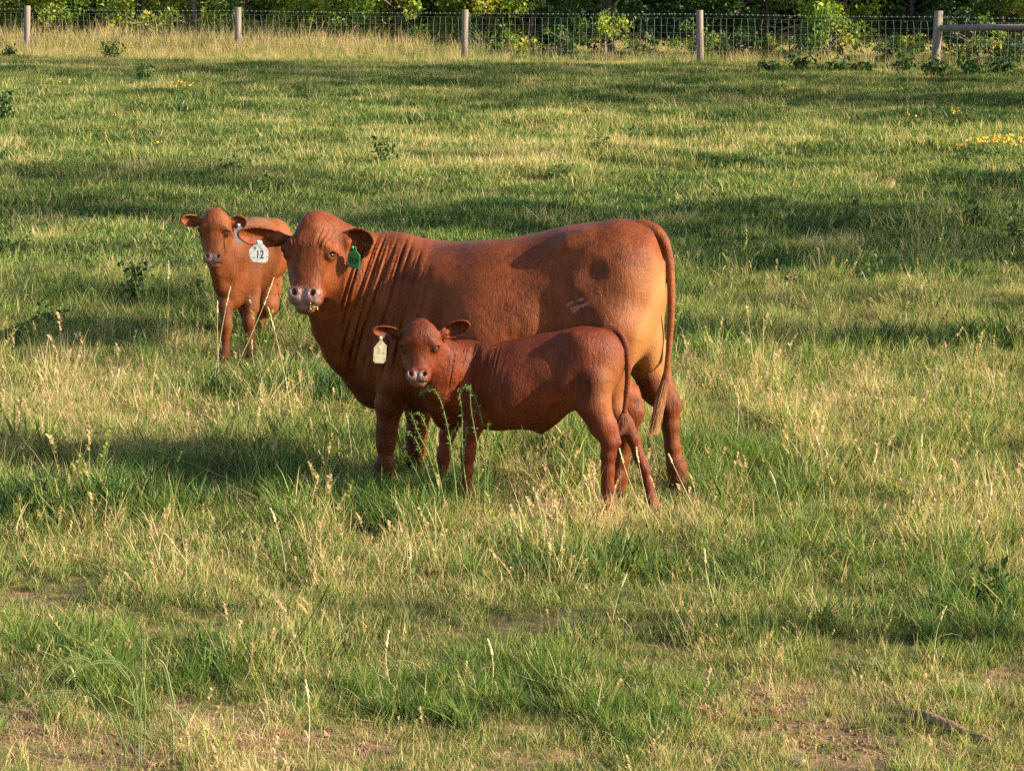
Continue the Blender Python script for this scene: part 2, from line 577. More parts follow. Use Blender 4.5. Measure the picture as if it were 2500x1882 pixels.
def eyeball(parent, hd, e, mat):
    c = hd.eye(e, -.0165)
    V, F = [], []
    R = .0185 * hd.sw
    nu, nv = 14, 10
    for i in range(nv + 1):
        ph = math.pi * i / nv
        for j in range(nu):
            th = 2 * math.pi * j / nu
            V.append(c + R * .95 * np.array([math.sin(ph) * math.cos(th), math.sin(ph) * math.sin(th), math.cos(ph)]))
    for i in range(nv):
        for j in range(nu):
            a = i * nu + j; b_ = i * nu + (j + 1) % nu
            F.append((a, b_, b_ + nu, a + nu))
    return mesh_obj('eye', V, F, mat, parent)
eye_mat, _n, _l, _b = new_mat('wet_eye')
_b.inputs['Base Color'].default_value = (.012, .007, .005, 1)
_b.inputs['Roughness'].default_value = .22
_b.inputs['Specular IOR Level'].default_value = .3

def finish_body(B, h, name, mat, parent, tint_fn, fold=None):
    V, Q = B.polygonise(h)
    # even out the vertices and pull them back onto the exact surface
    for it in range(3):
        acc = np.zeros_like(V); cnt = np.bincount(Q.ravel(), minlength=len(V)).astype(float)
        for k in range(4):
            a = Q[:, k]; b = Q[:, (k + 1) % 4]
            for ax in range(3): acc[:, ax] += np.bincount(a, V[b, ax], minlength=len(V))
        V = V * .4 + .6 * acc / cnt[:, None]
        e = h * .35
        d0 = B.ev(V, True)
        g = np.stack([B.ev(V + np.eye(3)[ax] * e, True) - d0 for ax in range(3)], 1) / e
        g2 = np.maximum((g ** 2).sum(1), .25)
        stp = (d0 / g2)[:, None] * g
        ln = np.linalg.norm(stp, axis=1)[:, None]
        V = V - stp * np.minimum(1, h * .8 / np.maximum(ln, 1e-9)) * .9
    me = fast_mesh(name, V, quads=Q, mat=mat, smooth=True)
    if len(me.vertices) == len(V):
        T = tint_fn(V)
        ca = me.color_attributes.new('tint', 'FLOAT_COLOR', 'POINT')
        fm = np.zeros(len(V)) if fold is None else fold(V)
        ca.data.foreach_set('color', np.concatenate([np.clip(T, 0, 1), fm[:, None]], 1).astype(np.float32).ravel())
    o = bpy.data.objects.new(name, me); COL.objects.link(o)
    o.parent = parent
    o.matrix_parent_inverse = Matrix.Translation(-Vector(parent.location))
    return o

def hair_switch(parent, name, pts, n, length_r, mat, seed, wid=.0035):
    """tail hair: many thin curved ribbons following a guide line"""
    r = np.random.RandomState(seed)
    P = np.array(pts, float)
    V, F = [], []
    for i in range(n):
        a = r.uniform(0, .35); b = min(1.0, a + r.uniform(*length_r))
        ph = r.uniform(0, 6.28); rad0 = r.uniform(.2, 1) * .014; rad1 = r.uniform(.2, 1) * .027
        off = np.array([math.cos(ph), math.sin(ph) * .8, 0]); cf = r.uniform(6, 12); clump = r.randint(0, 9)
        wav = r.uniform(-.012, .012)
        last = None
        for s_ in range(8):
            t = a + (b - a) * s_ / 7
            u = t * (len(P) - 1); k = min(int(u), len(P) - 2); f = u - k
            c = P[k] * (1 - f) + P[k + 1] * f
            rr = rad0 + (rad1 - rad0) * min(1, t * 1.5) * (1 - .85 * max(0, t - .45) / .55)
            cv = np.array([math.cos(clump * .7), math.sin(clump * .7), 0]) * .022 * max(0, t - .4)
            c = c + off * rr * (.25 + .75 * min(1, t * 2.2)) + cv + np.array([math.sin(t * cf + clump) * wav * t * 1.2, 0, 0])
            w = wid * (1 - .8 * s_ / 7)
            V += [c + np.array([-w, 0, 0]), c + np.array([w, w * .6, 0])]
            if s_:
                m = len(V)
                F.append((m - 4, m - 3, m - 1, m - 2))
    return mesh_obj(name, V, F, mat, parent, smooth=True)

def ear_tag(parent, c, R, outline, mat, text, tmat, label, thick=.003, neck=None, tsize=.03, toff=(0, 0), extras=(), rot=0, name='ear_tag'):
    """flat flexible tag. R rows: right, up, out"""
    Rt, U, N = [np.asarray(v, float) for v in R]
    cr, sr = math.cos(rot), math.sin(rot)
    r2 = Rt * cr + U * sr; u2 = U * cr - Rt * sr
    Rt, U = r2, u2
    n = len(outline)
    V = []
    for z in (-1, 1):
        for (x, y) in outline:
            bend = 0.0
            V.append(c + Rt * x + U * y + N * (z * thick / 2 + bend))
    F = [tuple(range(n))[::-1], tuple(range(n, 2 * n))] + [(i, (i + 1) % n, n + (i + 1) % n, n + i) for i in range(n)]
    t = mesh_obj(name, V, F, mat, parent, smooth=False)
    tag(t, label)
    # button of the tag through the ear
    top = max(outline, key=lambda q: q[1])
    bc = c + Rt * top[0] + U * (top[1] - .006) + N * .004
    v, f = tube([bc, bc + N * .009], [.009, .007], 10)
    b = mesh_obj('tag_button', v, f, mat, t)
    b.matrix_parent_inverse = Matrix.Translation(-Vector(parent.location))
    t_inv = t.matrix_parent_inverse.copy()
    b.matrix_parent_inverse = Matrix.Identity(4)
    for k, (txt, size, ox, oy) in enumerate(text):
        cu = bpy.data.curves.new('txt', 'FONT'); cu.body = txt; cu.size = size
        cu.align_x = 'CENTER'; cu.align_y = 'CENTER'; cu.extrude = 0.0; cu.offset = size * .012
        to = bpy.data.objects.new('txt', cu); COL.objects.link(to)
        bpy.context.view_layer.update()
        me = bpy.data.meshes.new_from_object(to.evaluated_get(bpy.context.evaluated_depsgraph_get()))
        bpy.data.objects.remove(to)
        co = [v_.co.copy() for v_ in me.vertices]
        for v_ in me.vertices:
            x, y, z = v_.co
            x = x * .82 + ox; y = y * 1.15 + oy
            p = c + Rt * x + U * y + N * (thick / 2 + .0004)
            v_.co = p
        me.materials.clear(); me.materials.append(tmat)
        d = bpy.data.objects.new('tag_number', me); COL.objects.link(d)
        d.parent = t; d.matrix_parent_inverse = Matrix.Identity(4)
    return t

# ================================================================== animals
class Midplane:
    """vertical plane along an animal's spine; Q turns a photo pixel + sideways offset (m, towards the animal's left) into a point"""
    def __init__(s, px, py, Y, alpha):
        s.o = at(px, py, Y)
        al = math.radians(alpha)
        s.h = np.array([-math.cos(al), math.sin(al), 0.0])
        s.l = np.array([-math.sin(al), -math.cos(al), 0.0])
    def Q(s, px, py, lat=0.0):
        if py < 5:                       # height above the ground
            d = ray(px, 1180)
            t = (((s.o - CAMO) @ s.l) + lat) / (d @ s.l)
            p = CAMO + d * t
            return np.array([p[0], p[1], gz(p[0], p[1]) + py])
        d = ray(px, py)
        t = (((s.o - CAMO) @ s.l) + lat) / (d @ s.l)
        return CAMO + d * t
    def loft(s, B, rows, p=2.3, k=.06):
        st = []
        for px, top, bot, w in rows:
            a = s.Q(px, top); b = s.Q(px, bot)
            t = ((a + b) / 2 - s.o) @ s.h
            st.append((t, b[2], a[2], w))
        o = s.o.copy(); o[2] = 0
        B.loft(o, s.h, s.l, np.array([0, 0, 1.0]), st, p=p, k=k)
    def legs(s, B, rows, k=.04):
        B.chain([(s.Q(px, py, lat), r) for px, py, lat, r in rows], k)

def tagmat(name, col, dirt):
    m, n, l, b = new_mat(name)
    tc = n.new('ShaderNodeTexCoord')
    t = noise(n, l, 55, 5, tc.outputs['Object'], .7)
    r = ramp(n, [(.38, dirt), (.56, col)]); l.new(t.outputs[0], r.inputs[0])
    l.new(r.outputs[0], b.inputs['Base Color']); b.inputs['Roughness'].default_value = .5
    return m
white_tag = tagmat('white_tag_plastic', (.46, .48, .48), (.24, .26, .28))
cream_tag = tagmat('cream_tag_plastic', (.36, .33, .22), (.20, .18, .11))
green_tag = tagmat('green_tag_plastic', (.02, .24, .07), (.012, .15, .04))
ink = simple_mat('tag_ink', (.012, .012, .014), .6)
ink_green = simple_mat('tag_ink_dark_green', (.004, .03, .010), .6)

def fold_disp(center_fn, amp, period, lean, mask):
    """skin folds: creases run down the neck"""
    def g(P):
        m = mask(P)
        out = np.zeros(len(P))
        i = m > .01
        q = P[i]
        u = q[:, 0] - lean(q)
        def layer(per, a, seed, pw):
            wv = .30 * np.sin(q[:, 2] * 2.6 / (per * 20) + u * .35 / per + seed) + .10 * np.sin(q[:, 2] * 7 / (per * 20) + seed * 2 + u * 4)
            ph = u / per + wv + .8 * np.sin(u * .55 / per + seed) + .3 * np.sin(u * 1.3 / per + q[:, 2] * 3 + seed * 3)
            k = np.floor(ph)
            c = (.5 + .5 * np.cos(2 * math.pi * ph)) ** (pw * 1.5)
            br = np.clip(.55 + .65 * np.sin(q[:, 2] * 5.5 + k * 2.4 + seed), 0, 1)     # each fold fades in and out
            return a * c * br
        vary = .72 + .28 * np.sin(q[:, 0] * 7.3 + q[:, 2] * 5.1 + 1.0) * np.sin(q[:, 2] * 8.7 - q[:, 0] * 4.0)
        out[i] = m[i] * vary * (layer(period * 1.35, amp, .7, 1.15) + layer(period * .9, amp * .42, 2.1, .9) - amp * .22)
        return out
    return g

# ------------------------------------------------------------------ the cow
def build_cow():
    M = Midplane(1600, 620, 12.42, 20)
    B = Body()
    M.loft(B, [(1624, 640, 740, .05), (1614, 585, 800, .13), (1596, 560, 850, .19), (1560, 541, 890, .235), (1500, 534, 930, .27), (1430, 539, 960, .30),
               (1350, 560, 985, .335), (1250, 578, 1000, .37), (1150, 592, 1008, .385), (1080, 592, 1006, .36), (1010, 580, 1002, .30),
               (950, 577, 992, .24), (905, 582, 985, .195), (875, 600, 960, .14), (850, 640, 930, .08)], p=2.25, k=.07)
    Q = M.Q
    # neck: deep and narrow, from the shoulders forward to the poll, bending to the camera
    hp = lambda px, py, Y: at(px, py, Y)
    B.chain([(Q(960, 660), .175), (hp(880, 652, 12.84), .135), (hp(800, 610, 12.78), .125)], .08)
    B.chain([(Q(955, 740), .20), (hp(880, 715, 12.84), .165), (hp(805, 655, 12.78), .125)], .08)
    B.chain([(Q(945, 830), .20), (hp(865, 800, 12.86), .15), (hp(795, 700, 12.78), .11)], .08)
    B.chain([(Q(930, 900), .15), (hp(850, 870, 12.88), .085), (hp(795, 790, 12.80), .055), (hp(765, 745, 12.74), .05)], .06)
    B.chain([(Q(925, 948), .085), (hp(872, 925, 12.9), .05), (hp(815, 865, 12.86), .03), (hp(782, 810, 12.80), .028)], .05)
    B.ell(Q(915, 955), (.10, .09, .075), k=.05)                         # brisket
    # near shoulder and front legs
    B.ell(Q(960, 770, .17), (.17, .12, .27), k=.07)
    B.ell(Q(930, 880, .16), (.12, .11, .15), k=.06)
    B.chain([(Q(950, 860, .19), .115), (Q(975, 925, .20), .108), (Q(952, 985, .19), .076), (Q(945, 1045, .19), .052), (Q(943, 1066, .185), .050),
             (Q(942, 1085, .19), .045), (Q(941, 1120, .19), .034), (Q(941, .13, .19), .042), (Q(938, .06, .19), .050)], .028)
    M.legs(B, [(938, .05, .19, .056), (935, .03, .19, .060)], .02)
    B.chain([(Q(995, 860, -.18), .12), (Q(1030, 950, -.18), .10), (Q(1022, 1000, -.18), .070), (Q(1018, 1050, -.18), .052), (Q(1017, 1068, -.18), .050),
             (Q(1016, 1088, -.18), .045), (Q(1016, 1125, -.18), .034), (Q(1016, .13, -.18), .042), (Q(1013, .05, -.18), .052)], .028)
    # barrel, flank, hooks and pins
    B.ell(Q(1235, 830, .18), (.36, .24, .30), k=.10)
    B.cone(Q(1395, 600, .17), Q(1425, 592, .17), .035, .035, .09)        # near hook bone
    B.cone(Q(1425, 575, -.18), Q(1440, 575, -.19), .03, .03, .09)
    B.cone(Q(1570, 618, .11), Q(1585, 645, .09), .050, .045, .05)         # pin bones
    B.cone(Q(1606, 615, -.09), Q(1608, 650, -.08), .035, .035, .05)
    # thighs
    B.ell(Q(1500, 730, .145), (.235, .145, .30), k=.09)
    B.ell(Q(1445, 820, .175), (.20, .115, .24), k=.08)
    B.chain([(Q(1500, 800, .18), .17), (Q(1465, 900, .20), .135), (Q(1515, 965, .19), .078), (Q(1542, 1012, .18), .058)], .05)
    B.cone(Q(1550, 950, .18), Q(1560, 1000, .18), .018, .024, .03)
    B.chain([(Q(1546, 1005, .18), .048), (Q(1530, 1060, .18), .040), (Q(1516, 1125, .18), .036), (Q(1508, .13, .18), .046), (Q(1500, .05, .18), .058)], .03)
    B.ell(Q(1566, 760, -.15), (.11, .11, .29), k=.06)
    B.chain([(Q(1565, 800, -.18), .11), (Q(1582, 880, -.18), .105), (Q(1602, 945, -.18), .084), (Q(1634, 1000, -.18), .052)], .04)
    B.cone(Q(1630, 935, -.18), Q(1651, 983, -.18), .016, .026, .03)      # tendon down to the point of hock
    B.ell(Q(1650, 990, -.18), (.026, .03, .032), k=.02)
    B.chain([(Q(1636, 1002, -.18), .050), (Q(1637, 1040, -.18), .044), (Q(1642, 1090, -.18), .039), (Q(1648, 1128, -.18), .039), (Q(1653, .14, -.18), .050), (Q(1658, .05, -.18), .058)], .022)
    B.cone(Q(1622, 1030, -.18), Q(1632, 1130, -.18), .012, .012, .012)
    # flank fold in front of the thigh, hollow behind the ribs
    B.cone(Q(1330, 940, .24), Q(1395, 860, .27), .035, .05, .06)
    B.ell(Q(1345, 640, .36), (.10, .05, .10), k=.07, mode='sub')
    B.ell(Q(1425, 655, .345), (.085, .055, .085), k=.05, mode='sub')
    B.ell(Q(1340, 735, .385), (.022, .05, .12), k=.035, mode='sub')
    B.ell(Q(1062, 760, .39), (.022, .05, .20), k=.04, mode='sub')
    B.ell(Q(1400, 600, .205), (.06, .03, .035), k=.04)
    B.ell(Q(1338, 800, .42), (.045, .075, .15), k=.07, mode='sub')
    # rear cleft, udder and vulva
    B.cone(Q(1622, 700, 0.0), Q(1612, 790, 0.0), .012, .02, .05, 'sub')
    B.ell(Q(1582, 825, -.01), (.082, .120, .18), k=.03)
    B.cone(Q(1594, 872, -.03), Q(1582, 900, -.04), .050, .014, .035)
    B.cone(Q(1622, 640, .0), Q(1618, 672, .0), .022, .016, .02)
    # tail: off the rump, hanging free
    tail = [(1540, 556, .034), (1570, 554, .036), (1596, 562, .033), (1615, 580, .029), (1628, 610, .025), (1636, 655, .022), (1639, 720, .020), (1638, 780, .018), (1634, 840, .016), (1629, 890, .014), (1624, 925, .012)]
    tpts = []
    for i, (px, py, r) in enumerate(tail):
        p = Q(px, py)
        back = min(1, max(0, (i - 1) / 3.0)) * .05
        tpts.append((p - np.array([0, 1, 0]) * 0 - M.h * 0, r))
    B.chain(resample([(p, r * .9) for p, r in tpts]), .010)
    # head
    hd = Head(B, at(750, 614, 12.60), (-.075, -.30, -.95), (-.18, -.94, .30), .93, 1.03, dome=1.0, k=.045)
    B.cone(hd.p(0, -.15, -.06), hd.p(0, -.185, -.09), .060, .045, .04)
    B.cone(hd.p(.03, -.14, -.14), hp(850, 618, 12.86), .11, .12, .08)
    R1, c1 = ear(B, hd.p(-.115, -.085, -.11), at(584, 571, 12.62), (-.10, -.92, -.15), .112)
    R2, c2 = ear(B, hd.p(.115, -.085, -.11), at(912, 592, 12.66), (.25, -.85, -.05), .150)
    # skin folds on the neck and shoulder
    c0 = at(900, 700, 12.7)
    def mask(P):
        px, py = project(P[:, 0], P[:, 1], P[:, 2])
        m = ss(px, 826, 842) * (1 - ss(px, 930, 1080)) * ss(py, 560, 640) * (1 - ss(py, 840, 960))
        m = m * np.where(P[:, 1] < 13.0, 1, 0)
        hr, ha, hn = hd.loc(P)
        return m * ss(np.sqrt((hr / .15) ** 2 + (ha / .3) ** 2), .95, 1.5)
    B.disp.append(fold_disp(None, .026, .046, lambda q: .30 * (q[:, 2] - 1.0) + .12 * (q[:, 2] - 1.0) ** 2, mask))
    def brow(P):
        r, a, n_ = hd.loc(P)
        m = ss(-a, .0, .05) * (1 - ss(-a, .11, .17)) * ss(np.abs(r), .04, .06) * (1 - ss(np.abs(r), .105, .13)) * (n_ > -.10) * (n_ < .1)
        return .0045 * m * (.5 + .5 * np.cos(np.abs(r) * 300 + a * 60)) ** 2
    B.disp.append(brow)
    B.disp.append(muscle_disp(hd, M, .0085, .9, .02, .20))
    root = empty('cow', (float(Q(1300, .0)[0]), float(Q(1300, .0)[1]), float(Q(1300, .0)[2])))
    tag(root, 'adult red-brown cow with one white and one green ear tag, behind the small calf', 'cow')
    def tint(V):
        T = np.zeros((len(V), 3))
        r, a, n_ = hd.loc(V)
        inh = (np.abs(r) < .2) & (n_ > -.2)
        mz = ss(a, .185, .225) * (n_ > -.055) * (1 - ss(np.abs(r), .078, .09)) * inh
        T[:, 0] = mz * (1 - ss(a, .285, .30) * .5)
        hole = np.exp(-(((np.abs(r) - .047) / .012) ** 2 + ((a - .234) / .016) ** 2)) * inh
        T[:, 2] = np.maximum(T[:, 2], hole)
        T[:, 0] *= 1 - hole
        sock = np.exp(-(((np.abs(r) - .124) / .016) ** 2 + ((a - .010) / .017) ** 2)) * inh
        T[:, 2] = np.maximum(T[:, 2], sock)
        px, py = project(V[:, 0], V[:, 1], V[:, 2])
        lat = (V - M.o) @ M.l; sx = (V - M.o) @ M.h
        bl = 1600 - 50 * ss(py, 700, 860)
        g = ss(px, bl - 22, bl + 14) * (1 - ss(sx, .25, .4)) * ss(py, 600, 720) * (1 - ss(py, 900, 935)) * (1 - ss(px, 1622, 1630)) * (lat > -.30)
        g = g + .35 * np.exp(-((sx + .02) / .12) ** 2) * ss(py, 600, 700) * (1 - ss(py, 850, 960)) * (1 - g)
        T[:, 1] = np.clip(g * .8, 0, .62)  # paler thigh and udder hair, with the sun's gold glow painted in
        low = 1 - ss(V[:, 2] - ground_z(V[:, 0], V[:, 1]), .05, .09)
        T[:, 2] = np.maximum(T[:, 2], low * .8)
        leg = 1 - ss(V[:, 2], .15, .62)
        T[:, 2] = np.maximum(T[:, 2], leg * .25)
        return T
    _t0 = tint
    def tint(V):
        T = _t0(V)
        px, py = project(V[:, 0], V[:, 1], V[:, 2])
        for x0, y0, x1, y1 in ((1386, 745, 1396, 738), (1394, 754, 1424, 746), (1398, 762, 1410, 756), (1413, 734, 1422, 730), (1428, 744, 1434, 740)):
            q = np.clip(((px - x0) * (x1 - x0) + (py - y0) * (y1 - y0)) / ((x1 - x0) ** 2 + (y1 - y0) ** 2), 0, 1)
            d = np.hypot(px - x0 - q * (x1 - x0), py - y0 - q * (y1 - y0))
            m = (1 - ss(d, 1.2, 3.5)) * (V[:, 1] < 12.75)
            T[:, 0] = np.maximum(T[:, 0], m * .9); T[:, 1] = np.maximum(T[:, 1], m * .7)
        return T
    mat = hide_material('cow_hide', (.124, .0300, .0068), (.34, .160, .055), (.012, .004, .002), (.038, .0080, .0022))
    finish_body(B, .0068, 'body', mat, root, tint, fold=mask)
    for e in (-1, 1): eyeball(root, hd, e, eye_mat)
    # tail switch
    hm, n, l, b = new_mat('switch_hair')
    geo = n.new('ShaderNodeTexCoord'); sp = n.new('ShaderNodeSeparateXYZ'); l.new(geo.outputs['Generated'], sp.inputs[0])
    rr = ramp(n, [(.0, (.34, .17, .07)), (.40, (.30, .13, .05)), (.62, (.12, .030, .012)), (.9, (.07, .016, .007))]); l.new(sp.outputs[2], rr.inputs[0])
    l.new(rr.outputs[0], b.inputs['Base Color']); b.inputs['Roughness'].default_value = .5
    g = [Q(1638, 840), Q(1633, 875), Q(1626, 912), Q(1618, 950), Q(1610, 985), Q(1605, 1012), Q(1600, 1036), Q(1594, 1060)]
    hair_switch(root, 'tail_switch', g, 1100, (.30, .85), hm, 5, .0020)
    # ear tags
    up = np.array([0, -.13, .99]); 
    out1 = [(-.010, .052), (.012, .052), (.017, .036), (.046, .004), (.050, -.018), (.046, -.050), (.036, -.062), (-.026, -.060), (-.042, -.046), (-.050, -.018), (-.050, .004), (-.020, .036)]
    Rr = np.array([1, .12, 0.]); Rr /= np.linalg.norm(Rr); N = np.cross(Rr, up); N /= np.linalg.norm(N); U = np.cross(N, Rr)
    ear_tag(root, at(633, 612, 12.545), (Rr, U, N), out1, white_tag, [('12', .052, .004, -.022), ('9', .022, -.022, .010), ('-', .026, .008, .012)], ink, 'white flag ear tag marked 12', rot=-.05)
    out2 = [(-.006, .056), (.010, .056), (.014, .036), (.040, .014), (.040, -.020), (.032, -.060), (-.034, -.058), (-.040, .0), (-.036, .014), (-.012, .030)]
    Rr = np.array([.80, -.55, 0.]); Rr /= np.linalg.norm(Rr); N = np.cross(Rr, up); N /= np.linalg.norm(N); U = np.cross(N, Rr)
    ear_tag(root, at(864, 628, 12.63), (Rr, U, N), out2, green_tag, [('2439', .037, .0, -.020)], ink_green, 'green flag ear tag with dark digits', rot=-.14)
    # cud: a bit of chewed grass at the lip
    V, F = [], []
    r = np.random.RandomState(3)
    for i in range(26):
        c = hd.p(.045 + r.normal(0, .012), .302 + r.normal(0, .008), -.022 + r.normal(0, .008))
        d = r.normal(0, 1, 3); d /= np.linalg.norm(d); e = np.cross(d, r.normal(0, 1, 3)); e /= np.linalg.norm(e)
        m = len(V); V += [c - d * .010 - e * .003, c + d * .010 - e * .003, c + d * .009 + e * .003, c - d * .010 + e * .003]; F.append((m, m + 1, m + 2, m + 3))
    cud = mesh_obj('cud', V, F, simple_mat('chewed_grass', (.26, .20, .05), .6), root, smooth=False)
    tag(cud, 'chewed yellow grass at the corner of the mouth')
    return M

# ------------------------------------------------------------------ front calf
def build_calf():
    M = Midplane(1500, 850, 11.95, 16)
    B = Body(); Q = M.Q
    M.loft(B, [(1524, 850, 900, .03), (1514, 822, 930, .075), (1490, 803, 960, .115), (1450, 798, 985, .145), (1400, 801, 1003, .165), (1340, 812, 1034, .180),
               (1280, 824, 1050, .190), (1220, 836, 1050, .180), (1170, 837, 1046, .155), (1125, 836, 1038, .13), (1085, 842, 1025, .10), (1055, 862, 1005, .07), (1038, 900, 985, .04)], p=2.2, k=.045)
    hp = at
    B.chain([(Q(1130, 880), .085), (hp(1080, 870, 12.01), .078), (hp(1045, 850, 11.97), .075)], .05)
    B.chain([(Q(1125, 930), .10), (hp(1078, 910, 12.01), .085), (hp(1045, 870, 11.97), .070)], .05)
    B.chain([(Q(1110, 985), .085), (hp(1072, 955, 12.01), .060), (hp(1045, 915, 11.96), .045)], .045)
    B.chain([(Q(1085, 1020), .055), (hp(1060, 985, 12.03), .035), (hp(1042, 950, 11.99), .025)], .04)
    # shoulder, front legs
    B.ell(Q(1135, 935, .085), (.095, .065, .15), k=.045)
    B.chain([(Q(1150, 950, .09), .062), (Q(1172, 1005, .10), .052), (Q(1152, 1050, .10), .040), (Q(1144, 1092, .10), .032), (Q(1142, 1114, .10), .031),
             (Q(1140, 1150, .10), .025), (Q(1140, .09, .10), .027), (Q(1136, .035, .10), .032)], .03)
    B.chain([(Q(1105, 960, -.085), .055), (Q(1108, 1020, -.09), .048), (Q(1092, 1060, -.09), .037), (Q(1085, 1100, -.09), .031), (Q(1083, 1118, -.09), .030),
             (Q(1082, 1155, -.09), .024), (Q(1083, .09, -.09), .026), (Q(1078, .035, -.09), .031)], .022)
    # ribs and belly, navel
    B.ell(Q(1265, 950, .06), (.17, .115, .15), k=.06)
    B.cone(Q(1318, 1036, 0), Q(1322, 1050, 0), .035, .014, .06)
    B.cone(Q(1335, 1040, .05), Q(1392, 992, .12), .022, .028, .04)
    B.ell(Q(1352, 875, .20), (.035, .022, .07), k=.03, mode='sub')
    # hips, thighs, hind legs
    B.cone(Q(1385, 832, .10), Q(1402, 828, .11), .024, .026, .05)
    B.ell(Q(1438, 893, .080), (.155, .080, .165), k=.045)
    B.ell(Q(1408, 945, .095), (.105, .060, .10), k=.04)
    B.ell(Q(1362, 962, .12), (.035, .03, .04), k=.03)
    B.chain([(Q(1450, 930, .09), .090), (Q(1450, 990, .10), .080), (Q(1470, 1037, .10), .063), (Q(1490, 1080, .10), .042)], .03)
    B.cone(Q(1498, 1030, .10), Q(1506, 1068, .10), .012, .015, .02)
    B.cone(Q(1502, 1065, .10), Q(1508, 1080, .10), .014, .018, .015)
    B.chain([(Q(1489, 1082, .10), .042), (Q(1485, 1110, .10), .036), (Q(1484, 1150, .10), .031), (Q(1483, .085, .10), .037), (Q(1479, .03, .10), .038)], .018)
    B.ell(Q(1478, 910, -.075), (.10, .07, .13), k=.04)
    B.chain([(Q(1485, 940, -.08), .07), (Q(1500, 1000, -.09), .052), (Q(1524, 1035, -.09), .042), (Q(1546, 1070, -.09), .034)], .03)
    B.chain([(Q(1546, 1070, -.09), .031), (Q(1560, 1115, -.09), .027), (Q(1576, 1150, -.09), .024), (Q(1588, .075, -.09), .028), (Q(1596, .03, -.09), .034)], .018)
    # tail
    tl = [(1470, 808, .018), (1500, 806, .020), (1520, 824, .019), (1531, 865, .017), (1533, 920, .0145), (1529, 965, .013), (1524, 1010, .011)]
    B.chain(resample([(Q(px, py), r * .9) for px, py, r in tl]), .008)
    hd = Head(B, at(1022, 845, 11.83), (-.03, -.27, -.96), (-.10, -.95, .27), .585, .70, dome=1.12, k=.028)
    B.cone(hd.p(0, -.06, -.14), hd.p(.07, .02, -.26), .070, .065, .04)
    ear(B, hd.p(-.10, -.10, -.10), at(912, 806, 11.85), (-.1, -.92, -.15), .070, .0095, .012)
    ear(B, hd.p(.10, -.10, -.10), at(1144, 792, 11.89), (.05, -.9, -.2), .086, .0095, .012)
    def mask(P):
        px, py = project(P[:, 0], P[:, 1], P[:, 2])
        m = ss(px, 1078, 1112) * (1 - ss(px, 1180, 1250)) * ss(py, 832, 860) * (1 - ss(py, 975, 1020)) * (P[:, 1] < 12.15)
        hr, ha, hn = hd.loc(P)
        return m * ss(np.sqrt((hr / .15) ** 2 + (ha / .3) ** 2), .95, 1.5)
    B.disp.append(fold_disp(None, .0095, .0275, lambda q: .26 * (q[:, 2] - .6), mask))
    B.disp.append(muscle_disp(hd, M, .0055, 1.6, .02, .14, .34, .46))
    g0 = Q(1300, .0)
    root = empty('calf', tuple(map(float, g0)))
    tag(root, 'young red-brown calf with a cream ear tag, standing in front of the cow', 'calf', 'red-brown calves')
    def tint(V):
        T = np.zeros((len(V), 3))
        r, a, n_ = hd.loc(V)
        inh = (np.abs(r) < .2) & (n_ > -.2)
        T[:, 0] = ss(a, .195, .225) * (n_ > -.05) * (1 - ss(np.abs(r), .060, .078)) * inh * (1 - ss(a, .285, .30) * .6)
        hole = np.exp(-(((np.abs(r) - .047) / .014) ** 2 + ((a - .234) / .020) ** 2)) * inh
        T[:, 2] = hole; T[:, 0] *= 1 - hole
        T[:, 2] = np.maximum(T[:, 2], np.exp(-(((np.abs(r) - .124) / .018) ** 2 + ((a - .010) / .02) ** 2)) * inh * .9)
        T[:, 2] = np.maximum(T[:, 2], (1 - ss(V[:, 2] - ground_z(V[:, 0], V[:, 1]), .03, .05)) * .8)
        sx = (V - M.o) @ M.h; lat = (V - M.o) @ M.l
        px, py = project(V[:, 0], V[:, 1], V[:, 2])
        T[:, 1] = .45 * np.exp(-((sx + .01) / .05) ** 2) * ss(py, 850, 900) * (1 - ss(py, 990, 1060))  # sunlit orange edge painted down the back of the rump
        rs = np.random.RandomState(2)
        for i in range(26):                                  # specks of mud on the flank
            mx, my = rs.normal(1308, 13), rs.normal(980, 17)
            T[:, 2] = np.maximum(T[:, 2], .8 * (1 - ss(np.hypot(px - mx, py - my), 1.0, rs.uniform(2, 3.4))) * (V[:, 1] < 11.95))
        return T
    mat = hide_material('calf_hide', (.098, .0200, .0062), (.25, .095, .026), (.012, .0045, .003), (.026, .0054, .0022))
    finish_body(B, .0048, 'body', mat, root, tint, fold=mask)
    for e in (-1, 1): eyeball(root, hd, e, eye_mat)
    hm = simple_mat('calf_switch_hair', (.15, .045, .022), .6)
    hair_switch(root, 'tail_switch', [Q(1525, 985), Q(1524, 1010), Q(1522, 1035), Q(1519, 1062)], 160, (.4, .8), hm, 8, .0022)
    up = np.array([0, -.13, .99])
    Rr = np.array([1, .25, 0.]); Rr /= np.linalg.norm(Rr); N = np.cross(Rr, up); N /= np.linalg.norm(N); U = np.cross(N, Rr)
    o = [(-.005, .074), (.006, .074), (.008, .052), (.030, .030), (.031, -.045), (.020, -.058), (-.020, -.058), (-.031, -.048), (-.031, .018), (-.022, .032), (-.008, .052)]
    ear_tag(root, at(928, 858, 11.75), (Rr, U, N), o, cream_tag, [], ink, 'long cream ear tag, blank', rot=-.06)

